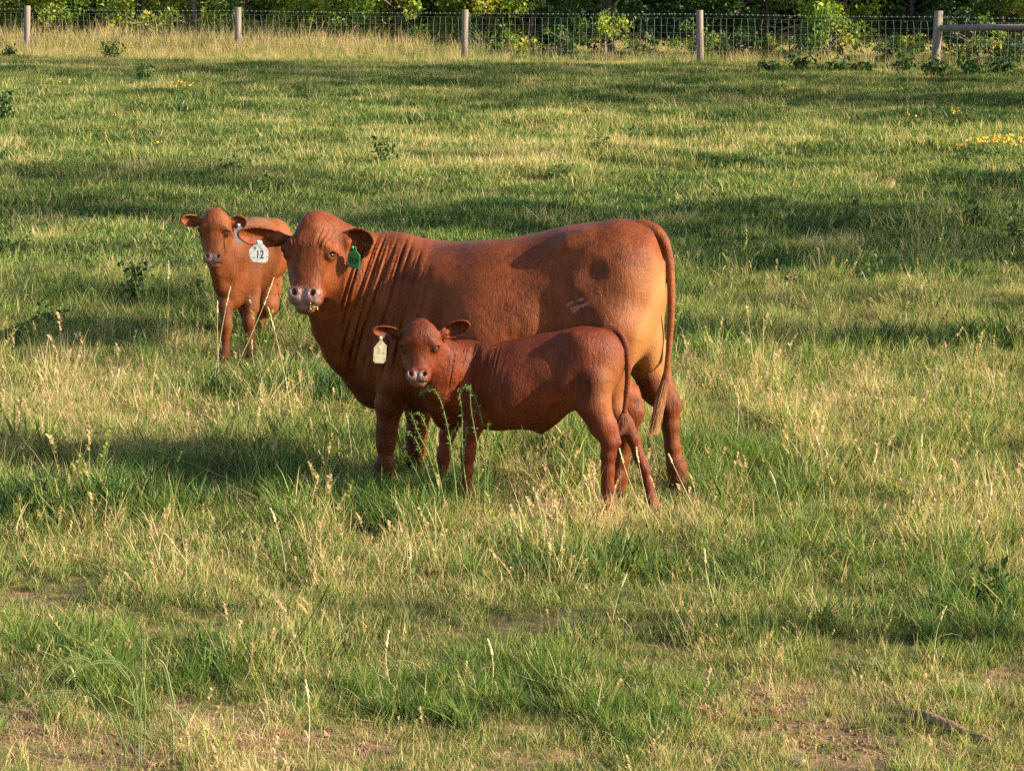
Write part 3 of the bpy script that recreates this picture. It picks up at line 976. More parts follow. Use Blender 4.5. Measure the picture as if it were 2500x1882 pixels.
# ------------------------------------------------------------------ calf behind
def build_back_calf():
    B = Body()
    Yc = 16.9
    h = np.array([-.14, -.99, 0.]); h /= np.linalg.norm(h); l = np.array([h[1] * -1, h[0], 0.]) * -1
    l = np.array([.99, -.14, 0.]); l /= np.linalg.norm(l)
    ch = at(572, 660, Yc)                      # point in the chest
    g = gz(ch[0], ch[1])
    g += .05
    o = np.array([ch[0], ch[1], 0.0])
    def Z(py, Y=Yc): return at(600, py, Y)[2]
    # stations: t forward along h
    B.loft(o, h, l, np.array([0, 0, 1.]), [(-1.02, g + .62, g + .74, .05), (-.98, g + .52, g + .84, .12), (-.88, g + .44, g + .87, .15), (-.72, g + .40, g + .885, .168), (-.5, g + .36, g + .88, .19),
            (-.3, g + .34, g + .88, .19), (-.12, g + .34, g + .88, .16), (.0, g + .34, g + .87, .145), (.08, g + .38, g + .84, .10), (.13, g + .45, g + .74, .05)], p=2.2, k=.05)
    # neck up to the head
    B.chain([(at(592, 660, 17.0), .12), (at(562, 625, 16.85), .105), (at(532, 585, 16.75), .09)], .06)
    B.chain([(at(572, 700, 16.92), .11), (at(548, 660, 16.8), .085), (at(528, 620, 16.7), .07)], .05)
    B.chain([(at(566, 735, 16.85), .065), (at(540, 700, 16.78), .045), (at(526, 650, 16.7), .04)], .04)
    # front legs
    def gp(px, Y, z): 
        p = at(px, 850, Y); return np.array([p[0], p[1], gz(p[0], p[1]) + z])
    B.ell(at(558, 700, 16.85), (.070, .08, .12), k=.05)
    B.ell(at(609, 690, 16.95), (.072, .09, .15), k=.05)
    B.chain([(at(553, 715, 16.85), .065), (at(549, 745, 16.8), .052), (gp(554, 16.75, .27), .036), (gp(553, 16.75, .24), .036), (gp(550, 16.75, .12), .024), (gp(549, 16.74, .08), .029), (gp(547, 16.72, .03), .036)], .025)
    B.chain([(at(612, 715, 16.95), .070), (at(612, 750, 16.9), .055), (gp(608, 16.86, .27), .037), (gp(608, 16.86, .24), .037), (gp(609, 16.86, .12), .025), (gp(609, 16.86, .08), .030), (gp(607, 16.84, .03), .037)], .025)
    # hind legs
    r = o - h * .82
    B.ell(np.array([*(r + l * .10)[:2], g + .66]), (.13, .14, .2), k=.05)
    B.ell(np.array([*(r - l * .10)[:2], g + .66]), (.13, .14, .2), k=.05)
    B.chain([(at(655, 690, 17.75), .105), (at(652, 745, 17.7), .078), (at(648, 790, 17.78), .044), (gp(644, 17.75, .26), .036), (gp(640, 17.7, .12), .027), (gp(638, 17.68, .03), .038)], .035)
    B.chain([(at(600, 690, 17.8), .10), (at(604, 745, 17.8), .07), (at(607, 790, 17.95), .042), (gp(608, 17.9, .12), .027), (gp(608, 17.86, .03), .038)], .035)
    hd = Head(B, at(522, 565, 16.55), (-.03, -.25, -.97), (-.06, -.96, .26), .73, .78, dome=1.10, k=.03)
    ear(B, hd.p(-.10, -.10, -.10), at(442, 536, 16.58), (-.1, -.93, -.1), .090, .0125, .013)
    ear(B, hd.p(.10, -.10, -.10), at(602, 541, 16.6), (.1, -.93, -.1), .090, .0125, .013)
    B.disp.append(muscle_disp(hd, None, .0045, 1.4, 0, 0, .34, .48))
    root = empty('calf', (float(o[0]), float(o[1]), g))
    tag(root, 'light tan-brown calf with a white ear tag, standing farther back on the left', 'calf', 'red-brown calves')
    def tint(V):
        T = np.zeros((len(V), 3))
        r, a, n_ = hd.loc(V)
        inh = (np.abs(r) < .2) & (n_ > -.2)
        T[:, 0] = ss(a, .195, .225) * (n_ > -.05) * (1 - ss(np.abs(r), .060, .078)) * inh * (1 - ss(a, .285, .30) * .6)
        hole = np.exp(-(((np.abs(r) - .047) / .014) ** 2 + ((a - .234) / .020) ** 2)) * inh
        T[:, 2] = hole; T[:, 0] *= 1 - hole
        T[:, 2] = np.maximum(T[:, 2], np.exp(-(((np.abs(r) - .124) / .020) ** 2 + ((a - .010) / .022) ** 2)) * inh * .95)
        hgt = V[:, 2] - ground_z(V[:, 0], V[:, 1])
        T[:, 1] = .5 * ss(hgt, .78, .93) * (V[:, 1] > 16.95)  # sun highlight painted along the top of the back
        T[:, 2] = np.maximum(T[:, 2], (1 - ss(hgt, .03, .05)) * .8)
        return T
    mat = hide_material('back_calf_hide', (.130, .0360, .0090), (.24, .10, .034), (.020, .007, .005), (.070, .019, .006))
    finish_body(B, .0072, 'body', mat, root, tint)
    for e in (-1, 1): eyeball(root, hd, e, eye_mat)
    up = np.array([0, -.1, .99])
    Rr = np.array([1, -.1, 0.]); Rr /= np.linalg.norm(Rr); N = np.cross(Rr, up); N /= np.linalg.norm(N); U = np.cross(N, Rr)
    ou = [(-.006, .065), (.008, .065), (.010, .045), (.034, .018), (.034, -.05), (.022, -.062), (-.022, -.062), (-.034, -.05), (-.034, .018), (-.009, .045)]
    ear_tag(root, at(586, 570, 16.53), (Rr, U, N), ou, white_tag, [], ink, 'white ear tag, blank', rot=.05)

if True:
    build_cow()
    build_calf()
    build_back_calf()

# ================================================================== vegetation
def foliage_mat(name, stops, trans=.42, rough=.55, inst=True, spec=.25):
    """thin leaf / blade: colour from the per-blade value 'bc', shifted by the patch value 'dry' of its clump"""
    m, n, l, b = new_mat(name)
    out = [x for x in n if x.type == 'OUTPUT_MATERIAL'][0]
    a1 = n.new('ShaderNodeAttribute'); a1.attribute_name = 'bc'
    sep = n.new('ShaderNodeSeparateColor'); l.new(a1.outputs['Color'], sep.inputs[0])
    v = sep.outputs[0]
    if inst:
        a2 = n.new('ShaderNodeAttribute'); a2.attribute_name = 'dry'; a2.attribute_type = 'INSTANCER'
        v = math_(n, l, 'ADD', v, a2.outputs['Fac'], True)
    r = ramp(n, stops); l.new(v, r.inputs[0])
    # roots are paler and browner than the blades
    c = mixc(n, l, math_(n, l, 'MULTIPLY', sep.outputs[1], .55), r.outputs[0], (.20, .155, .075))
    b.inputs['Roughness'].default_value = rough
    b.inputs['Specular IOR Level'].default_value = spec
    l.new(c, b.inputs['Base Color'])
    tr = n.new('ShaderNodeBsdfTranslucent')
    c2 = mixc(n, l, 1.0, c, (1.0, .95, .55), 'MULTIPLY')
    l.new(c2, tr.inputs[0])
    mx = n.new('ShaderNodeMixShader'); mx.inputs[0].default_value = trans
    l.new(b.outputs[0], mx.inputs[1]); l.new(tr.outputs[0], mx.inputs[2])
    l.new(mx.outputs[0], out.inputs[0])
    return m
GRASS_STOPS = [(.0, (.026, .068, .024)), (.20, (.070, .145, .030)), (.40, (.170, .265, .048)), (.60, (.31, .35, .085)), (.76, (.51, .41, .18)), (1.0, (.63, .47, .29))]
grass_mat = foliage_mat('grass_blades', GRASS_STOPS, .48)

def blades_mesh(name, n, rad, hmin, hmax, wmin, wmax, lean, curl, bc_lo, bc_hi, seed, mat, stem_heads=0, seg=3, dirspread=1.0, straw=0.0):
    """one clump of grass blades as a mesh"""
    r = np.random.RandomState(seed)
    T = np.array([0, .4, .75, 1.0]) if seg == 3 else np.linspace(0, 1, seg + 1)
    k = len(T)
    V = []; Qd = []; Tr = []; BC = []
    ang = r.uniform(0, 2 * math.pi, n); rr = rad * np.sqrt(r.uniform(0, 1, n))
    bx, by = rr * np.cos(ang), rr * np.sin(ang)
    H = r.uniform(hmin, hmax, n) * (1 - .25 * (rr / max(rad, 1e-6)) ** 2)
    W = r.uniform(wmin, wmax, n) / 2
    th = r.uniform(0, 2 * math.pi, n)
    ln = np.abs(r.normal(0, lean, n)) + .04; cu = r.uniform(.1, 1, n) * curl
    fa = r.uniform(0, math.pi, n)
    col = r.uniform(bc_lo, bc_hi, n)
    st = r.uniform(0, 1, n) < straw
    col[st] = r.uniform(.62, .98, st.sum())
    for i in range(n):
        d = np.array([math.cos(th[i]), math.sin(th[i])])
        sd = np.array([math.cos(fa[i]), math.sin(fa[i])])
        base = len(V)
        for j, t in enumerate(T):
            out = H[i] * (ln[i] * t + cu[i] * t * t)
            z = H[i] * t * (1 - .38 * cu[i] * t * t)
            p = np.array([bx[i] + d[0] * out, by[i] + d[1] * out, z - .01])
            w = W[i] * (1 - t) ** .55 if j < k - 1 else 0
            root = max(0, 1 - t * 2.2)
            if j < k - 1:
                V += [(p[0] - sd[0] * w, p[1] - sd[1] * w, p[2]), (p[0] + sd[0] * w, p[1] + sd[1] * w, p[2])]
                BC += [(col[i], root, 0, 1)] * 2
            else:
                V.append(tuple(p)); BC.append((min(1, col[i] + .08), 0, 0, 1))
            if j and j < k - 1:
                Qd.append((base + 2 * j - 2, base + 2 * j - 1, base + 2 * j + 1, base + 2 * j))
            elif j == k - 1:
                Tr.append((base + 2 * j - 2, base + 2 * j - 1, base + 2 * j))
        if i < stem_heads:                 # seed head: a few spikelets along the top
            for q in range(14):
                t = .74 + .26 * q / 13
                out = H[i] * (ln[i] * t + cu[i] * t * t)
                p = np.array([bx[i] + d[0] * out, by[i] + d[1] * out, H[i] * t * (1 - .38 * cu[i] * t * t)])
                a = r.uniform(0, 6.28); s_ = .0045 + .002 * r.rand()
                e = np.array([math.cos(a), math.sin(a), .8]) * s_ * 1.6
                f = np.array([-math.sin(a), math.cos(a), 0]) * s_ * .6
                m = len(V)
                V += [tuple(p - f), tuple(p + f), tuple(p + e + f), tuple(p + e - f)]
                BC += [(min(1, col[i] + .12), 0, 0, 1)] * 4
                Qd.append((m, m + 1, m + 2, m + 3))
    me = fast_mesh(name, np.array(V), quads=np.array(Qd), tris=np.array(Tr), mat=mat)
    ca = me.color_attributes.new('bc', 'FLOAT_COLOR', 'POINT')
    ca.data.foreach_set('color', np.array(BC, np.float32).ravel())
    return me

def scatter(name, P, rot, scl, idx, dry, sources, label=None, cat=None, kind='stuff', parent=None):
    """one object: points carrying a clump each, drawn by geometry nodes"""
    coll = bpy.data.collections.new(name + '_clumps')
    for i, me in enumerate(sources):
        coll.objects.link(bpy.data.objects.new('%02d_clump' % i, me))
    me = bpy.data.meshes.new(name)
    me.vertices.add(len(P)); me.vertices.foreach_set('co', np.asarray(P, np.float32).ravel())
    for nm, ty, arr in (('rot', 'FLOAT_VECTOR', rot), ('scl', 'FLOAT_VECTOR', scl)):
        a = me.attributes.new(nm, ty, 'POINT'); a.data.foreach_set('vector', np.asarray(arr, np.float32).ravel())
    a = me.attributes.new('idx', 'INT', 'POINT'); a.data.foreach_set('value', np.asarray(idx, np.int32))
    a = me.attributes.new('dry', 'FLOAT', 'POINT'); a.data.foreach_set('value', np.asarray(dry, np.float32))
    me.materials.append(sources[0].materials[0])
    o = bpy.data.objects.new(name, me); COL.objects.link(o)
    ng = bpy.data.node_groups.new(name + '_nodes', 'GeometryNodeTree')
    ng.interface.new_socket('Geometry', in_out='INPUT', socket_type='NodeSocketGeometry')
    ng.interface.new_socket('Geometry', in_out='OUTPUT', socket_type='NodeSocketGeometry')
    N, L = ng.nodes, ng.links
    gi = N.new('NodeGroupInput'); go = N.new('NodeGroupOutput')
    ci = N.new('GeometryNodeCollectionInfo'); ci.inputs[0].default_value = coll
    ci.inputs['Separate Children'].default_value = True; ci.inputs['Reset Children'].default_value = True
    ip = N.new('GeometryNodeInstanceOnPoints')
    ip.inputs['Pick Instance'].default_value = True
    def na(nm, ty):
        x = N.new('GeometryNodeInputNamedAttribute'); x.data_type = ty; x.inputs[0].default_value = nm; return x.outputs[0]
    L.new(gi.outputs[0], ip.inputs['Points']); L.new(ci.outputs[0], ip.inputs['Instance'])
    L.new(na('idx', 'INT'), ip.inputs['Instance Index'])
    er = N.new('FunctionNodeEulerToRotation'); L.new(na('rot', 'FLOAT_VECTOR'), er.inputs[0])
    L.new(er.outputs[0], ip.inputs['Rotation'])
    L.new(na('scl', 'FLOAT_VECTOR'), ip.inputs['Scale'])
    L.new(ip.outputs[0], go.inputs[0])
    md = o.modifiers.new('scatter', 'NODES'); md.node_group = ng
    tag(o, label, cat, None, kind)
    if parent is not None:
        o.parent = parent
    return o

def points_in_view(y0, y1, dens, margin=1.2, extra=0.0):
    area = 0.5 * (y1 - y0) * ((y0 + y1) * .2105 * 2 + 4 * margin)
    n = int(area * dens)
    y = rng.uniform(y0, y1, n * 2)
    half = y * .2105 + margin
    keep = rng.uniform(0, 1, n * 2) < half / (y1 * .2105 + margin)
    y = y[keep][:n]; half = half[keep][:n]
    x = rng.uniform(-1, 1, len(y)) * half
    return x, y

# bare soil patches in the photograph: (px, py, rx, ry, strength)
BARE = [(20, 1800, 220, 85, 1.0), (330, 1862, 280, 42, .95), (640, 1820, 190, 50, .9), (880, 1858, 150, 22, .45), (555, 1272, 75, 30, .85),
        (1745, 1745, 75, 32, .85), (1890, 1735, 120, 38, .8), (1960, 1800, 190, 42, .85), (2080, 1855, 130, 30, .8), (2330, 1830, 120, 30, .6), (1300, 385, 330, 22, .6), (2440, 1085, 80, 25, .5),
        (1880, 1655, 110, 18, .4), (2420, 1800, 60, 30, .5)]
# straw-coloured areas and lush green ones, same convention
STRAW = [(200, 1000, 420, 90, .30), (480, 1120, 260, 70, .22), (1300, 380, 500, 60, .25), (1950, 1050, 500, 120, .18), (2350, 1200, 250, 200, .14), (1300, 1190, 150, 60, .12), (250, 110, 420, 60, .22),
         (1900, 115, 700, 40, .22), (1000, 1400, 300, 60, .14), (1000, 1640, 300, 60, .12), (2100, 1720, 300, 60, .14), (600, 1400, 250, 40, .10), (1750, 1180, 120, 80, .15), (1500, 420, 200, 40, .15), (300, 650, 200, 60, .06),
         (450, 80, 300, 50, .20), (40, 1700, 120, 200, .15), (2100, 800, 250, 50, .15)]
LUSH = [(330, 1230, 120, 60, .2), (560, 1650, 160, 60, .18), (250, 1700, 120, 60, .2), (1100, 1760, 120, 50, .16), (1550, 1800, 150, 50, .14), (1330, 1680, 160, 50, .14), (1950, 1190, 90, 50, .16), (2330, 1090, 160, 60, .14), (1780, 1130, 110, 60, .28), (1420, 1130, 60, 60, .28), (700, 1230, 60, 70, .25), (610, 1120, 110, 60, .22), (380, 1180, 90, 40, .2), (150, 1600, 160, 60, .15), (2400, 1520, 130, 100, .22), (1700, 500, 500, 60, .12),
        (1700, 880, 200, 60, .15), (2300, 1380, 150, 100, .12), (1450, 395, 160, 30, .2), (600, 820, 300, 60, .1), (1250, 540, 300, 40, .12), (900, 1740, 160, 50, .15), (2000, 1350, 120, 80, .1), (1000, 1250, 60, 60, .15)]
def patches(px, py, rows):
    o = np.zeros(len(px))
    for cx, cy, rx, ry, s_ in rows:
        o = np.maximum(o, s_ * np.exp(-(((px - cx) / rx) ** 2 + ((py - cy) / ry) ** 2) * 1.2))
    return o
def build_grass():
    src = []; kinds = {}
    def add(kind, *a, nvar=3, **k):
        kinds[kind] = list(range(len(src), len(src) + nvar))
        for v in range(nvar):
            src.append(blades_mesh('clump_' + kind, *a, seed=len(src) * 13 + 1, mat=grass_mat, **k))
    #               n   rad  hmin hmax  wmin wmax  lean curl  bc
    add('turf', 30, .085, .04, .115, .0030, .0066, .26, .6, .10, .56, nvar=5, straw=.34)
    add('mid', 22, .075, .09, .20, .0034, .0070, .20, .5, .08, .54, nvar=5, straw=.30)
    add('thatch', 34, .10, .02, .09, .0020, .0036, 1.3, .4, .62, .98, nvar=3)
    add('straw', 13, .07, .11, .27, .0018, .0032, .20, .35, .62, .98, nvar=4, stem_heads=2)
    add('broad', 15, .05, .11, .24, .0065, .0115, .30, .75, .06, .40, nvar=3)
    add('tall', 8, .05, .22, .38, .0020, .0036, .14, .35, .30, .80, nvar=4, stem_heads=3)
    add('lush', 60, .085, .12, .26, .0040, .0085, .32, .55, .10, .46, nvar=4, straw=.06)
    add('litter', 30, .12, .03, .10, .0022, .0050, 3.2, .1, .68, 1.0, nvar=3)
    add('far', 80, .20, .04, .12, .0065, .012, .30, .5, .08, .54, nvar=5, straw=.22)
    add('farstraw', 26, .20, .07, .20, .005, .008, .22, .4, .55, .92, nvar=3)
    Ps = []; Ro = []; Sc = []; Ix = []; Dr = []
    def put(kind, x, y, s, dry, hs=1.0):
        n = len(x)
        if n == 0: return
        z = ground_z(x, y)
        Ps.append(np.stack([x, y, z], 1))
        Ro.append(np.stack([rng.normal(0, .06, n), rng.normal(0, .06, n), rng.uniform(0, 6.283, n)], 1))
        Sc.append(np.stack([s, s, s * hs], 1))
        Ix.append(rng.choice(kinds[kind], n)); Dr.append(dry)
    def fields(x, y):
        px, py = project(x, y, ground_z(x, y))
        bare = patches(px, py, BARE); st = patches(px, py, STRAW); lu = patches(px, py, LUSH)
        n1 = vnoise(x, y, 1.3, 4); n2 = vnoise(x, y, .45, 5); n3 = vnoise(x, y, 4.5, 6)
        n4 = vnoise(x * .45, y, 2.6, 7)
        tuft = np.clip(n4 - .45, 0, 1) * 1.3                      # rank green tussocks the cattle leave
        lu = np.maximum(lu, tuft * .35)
        st = np.maximum(st, np.clip(-n4 - .55, 0, 1) * .35 + np.clip(n1 * n3 - .25, 0, 1) * .25)
        dry = .12 * n1 + .09 * n2 + .07 * n3 + st - lu * .8 - .065 - .07 * ss(y, 15.5, 22) * (1 - ss(y, 54, 60)) - .02 * ss(y, 9, 12) + rng.normal(0, .05, len(x)) - .0 + .03 * np.clip((14 - y) / 6, -1, 1)
        hgt = 1 + .28 * n1 + .25 * n2 + 1.5 * lu - .5 * st
        hgt = hgt * (1 - .6 * np.clip(patches(px, py, [(600, 885, 130, 34, 1.0)]) , 0, 1))
        return px, py, bare, dry, hgt, lu, st
    zones = [(6.9, 10.5, 1.0), (10.5, 14.5, .82), (14.5, 21, .60)]
    for y0, y1, f in zones:
        for kind, dens, base in (('turf', 400, .85), ('mid', 140, .85), ('thatch', 110, 1.0), ('straw', 30, .95), ('broad', 30, .9), ('tall', 5, .9), ('litter', 90, 1.0)):
            x, y = points_in_view(y0, y1, dens * f, .7)
            px, py, bare, dry, hgt, lu, st = fields(x, y)
            near = np.clip((y - 7.9) / 3.0, .70, 1.0)                # cropped shorter in the foreground
            p = np.ones(len(x)) * (1 - bare * (1.0 if kind != 'thatch' else .3))
            if kind == 'litter': p = np.clip(bare * 1.3, 0, 1) * .9 + .12
            if kind == 'mid': p *= np.clip(.45 + .5 * (hgt - 1) + lu * 2, .1, 1)
            if kind == 'straw': p *= np.clip(.35 + 2.5 * st + .8 * dry, .05, 1)
            if kind == 'broad': p *= np.clip(.15 + 3.0 * lu + .4 * (hgt - 1), .04, 1)
            if kind == 'tall': p *= np.clip(.4 + 1.0 * (hgt - 1), .05, 1)
            k = rng.uniform(0, 1, len(x)) < p
            s_ = base * np.clip(hgt[k], .55, 1.7) * rng.uniform(.75, 1.25, k.sum()) * near[k] / (f ** .25)
            put(kind, x[k], y[k], s_, dry[k])
    # rank green tussocks, in loose groups
    r = np.random.RandomState(61)
    for cx, cy, rx, ry, s_ in LUSH + [(1130, 1225, 70, 30, .3), (1060, 1240, 50, 30, .3), (1740, 1170, 60, 30, .3), (1850, 1150, 60, 35, .3), (900, 1250, 60, 40, .2)]:
        if cy < 560: continue
        n = int(26 * s_ / .2)
        px = cx + r.normal(0, rx * .6, n); py = cy + r.normal(0, ry * .6, n)
        ok = (py > 600) & (py < 1950) & ~((px > 470) & (px < 720) & (py < 960) & (py > 820)); px = px[ok]; py = py[ok]
        Y = 16440.0 / (py + 114); X = (px - 1250) / 6000 * Y
        put('lush', X, Y, r.uniform(.45, 1.05, len(X)) * np.clip(Y / 11.0, .6, 1.0), r.normal(0.02, .07, len(X)))
    for i in range(34):
        Yc = r.uniform(8.4, 21); Xc = r.uniform(-1, 1) * (Yc * .21 + .5); n = r.randint(3, 13)
        X = Xc + r.normal(0, .16, n); Y = Yc + r.normal(0, .16, n)
        put('lush', X, Y, r.uniform(.4, .9, n) * np.clip(Yc / 11.0, .6, 1.0), r.normal(0.03, .08, n) + r.normal(0, .05))
    for y0, y1, f in ((21, 32, 1.0), (32, 48, .75), (48, 82, .55)):
        for kind, dens in (('far', 62), ('farstraw', 16)):
            x, y = points_in_view(y0, y1, dens * f, 2.0)
            px, py, bare, dry, hgt, lu, st = fields(x, y)
            p = (1 - bare * .9)
            if kind == 'farstraw': p = p * np.clip(.45 + 2.6 * st + 1.2 * dry, .05, 1)
            k = rng.uniform(0, 1, len(x)) < p
            s_ = np.clip(hgt[k], .6, 1.6) * rng.uniform(.8, 1.25, k.sum()) * (1 if y0 < 32 else 1.12)
            put(kind, x[k], y[k], s_, dry[k])
    P = np.concatenate(Ps)
    print('grass clumps', len(P))
    scatter('pasture_grass', P, np.concatenate(Ro), np.concatenate(Sc), np.concatenate(Ix), np.concatenate(Dr), src,
            'green and straw-coloured pasture grass covering the field', 'grass')
if True:
    build_grass()

# ------------------------------------------------------------------ trees, shrubs, plants
def leaf_quads(C, size, r, up=.35, out=None, aspect=.62, droop=0.0):
    """one folded leaf (two quads) at each centre"""
    n = len(C)
    d = r.normal(0, 1, (n, 3)); d[:, 2] -= droop
    if out is not None: d = d + out * 1.1
    d /= np.linalg.norm(d, axis=1)[:, None]
    nn = r.normal(0, 1, (n, 3)); nn[:, 2] += up * 3
    if out is not None: nn = nn + out * .9
    s_ = np.cross(d, nn); s_ /= np.linalg.norm(s_, axis=1)[:, None] + 1e-9
    nn = np.cross(s_, d)
    L = size * r.uniform(.6, 1.25, n)[:, None]; W = L * aspect * .5
    a = C - d * L * .5; b = C + d * L * .5
    m1 = C - d * L * .05 + s_ * W + nn * W * .35; m2 = C - d * L * .05 - s_ * W + nn * W * .35
    V = np.stack([a, m1, b, m2], 1).reshape(-1, 3)
    i = np.arange(n) * 4
    T = np.concatenate([np.stack([i, i + 1, i + 2], 1), np.stack([i, i + 2, i + 3], 1)])
    return V, T
def leaves_mesh(name, clusters, size, seed, mat, per_m2=60, lo=.15, hi=.8, aspect=.62):
    """clusters (x,y,z,r): leaves fill each cluster, thicker towards its skin; every cluster has its own tone"""
    r = np.random.RandomState(seed)
    Cs = []; Os = []; Bc = []
    for (x, y, z, rad) in clusters:
        n = max(6, int(per_m2 * rad * rad * 4))
        v = r.normal(0, 1, (n, 3)); v /= np.linalg.norm(v, axis=1)[:, None]
        q = rad * r.uniform(.15, 1, n) ** .55 * (1 + .22 * np.sin(v[:, 0] * 5 + v[:, 2] * 4 + x))
        Cs.append(np.array([x, y, z]) + v * q[:, None] * np.array([1, 1, .82])); Os.append(v)
        tone = r.uniform(lo, hi)
        Bc.append(np.clip(tone + r.normal(0, .12, n), 0, 1))
    C = np.concatenate(Cs); O = np.concatenate(Os); bc = np.concatenate(Bc)
    V, T = leaf_quads(C, size, r, .3, O, aspect)
    me = fast_mesh(name, V, tris=T, mat=mat)
    ca = me.color_attributes.new('bc', 'FLOAT_COLOR', 'POINT')
    B4 = np.zeros((len(V), 4), np.float32); B4[:, 0] = np.repeat(bc, 4); B4[:, 3] = 1
    ca.data.foreach_set('color', B4.ravel())
    return me
bark = simple_mat('bark', (.13, .10, .075), .9, 9, .45, .15, .6)
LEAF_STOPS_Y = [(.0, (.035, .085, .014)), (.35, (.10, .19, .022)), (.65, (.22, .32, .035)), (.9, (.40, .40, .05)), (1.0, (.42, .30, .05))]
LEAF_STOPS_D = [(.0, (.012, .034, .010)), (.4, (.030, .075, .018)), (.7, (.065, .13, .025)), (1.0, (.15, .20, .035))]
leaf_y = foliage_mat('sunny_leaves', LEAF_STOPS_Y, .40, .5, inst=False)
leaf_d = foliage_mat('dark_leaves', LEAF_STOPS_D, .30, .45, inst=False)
def limbs(base, height, clusters, r0, seed, parent, name='trunk'):
    r = np.random.RandomState(seed)
    mb = MB()
    b = Vector(base); top = b + Vector((r.uniform(-.3, .3), r.uniform(-.3, .3), height))
    n = 7; pts = []; rad = []
    for i in range(n):
        t = i / (n - 1)
        pts.append(b.lerp(top, t) + Vector((math.sin(t * 5 + seed) * .06 * height * .3, math.cos(t * 4 + seed) * .05 * height * .3, 0)) * (t))
        rad.append(r0 * (1 - .75 * t) * (1.35 if i == 0 else 1))
    pts[0] = b - Vector((0, 0, .15))
    mb.add(tube(pts, rad, 8))
    for (x, y, z, rd) in clusters:
        c = Vector((x, y, z))
        t = min(.95, max(.15, (z - rd * .6 - b.z) / max(height, .1) * .8))
        s_ = b.lerp(top, t); k = min(n - 2, int(t * (n - 1))); s_ = pts[k].lerp(pts[k + 1], t * (n - 1) - k)
        mid = s_.lerp(c, .5) + Vector((r.uniform(-.1, .1), r.uniform(-.1, .1), .08)) * rd
        mb.add(tube([s_, mid, c, c + (c - mid) * .5], [r0 * .38 * (1 - .5 * t), r0 * .24, r0 * .12, r0 * .03], 5))
    return mb.build(name, bark, parent)

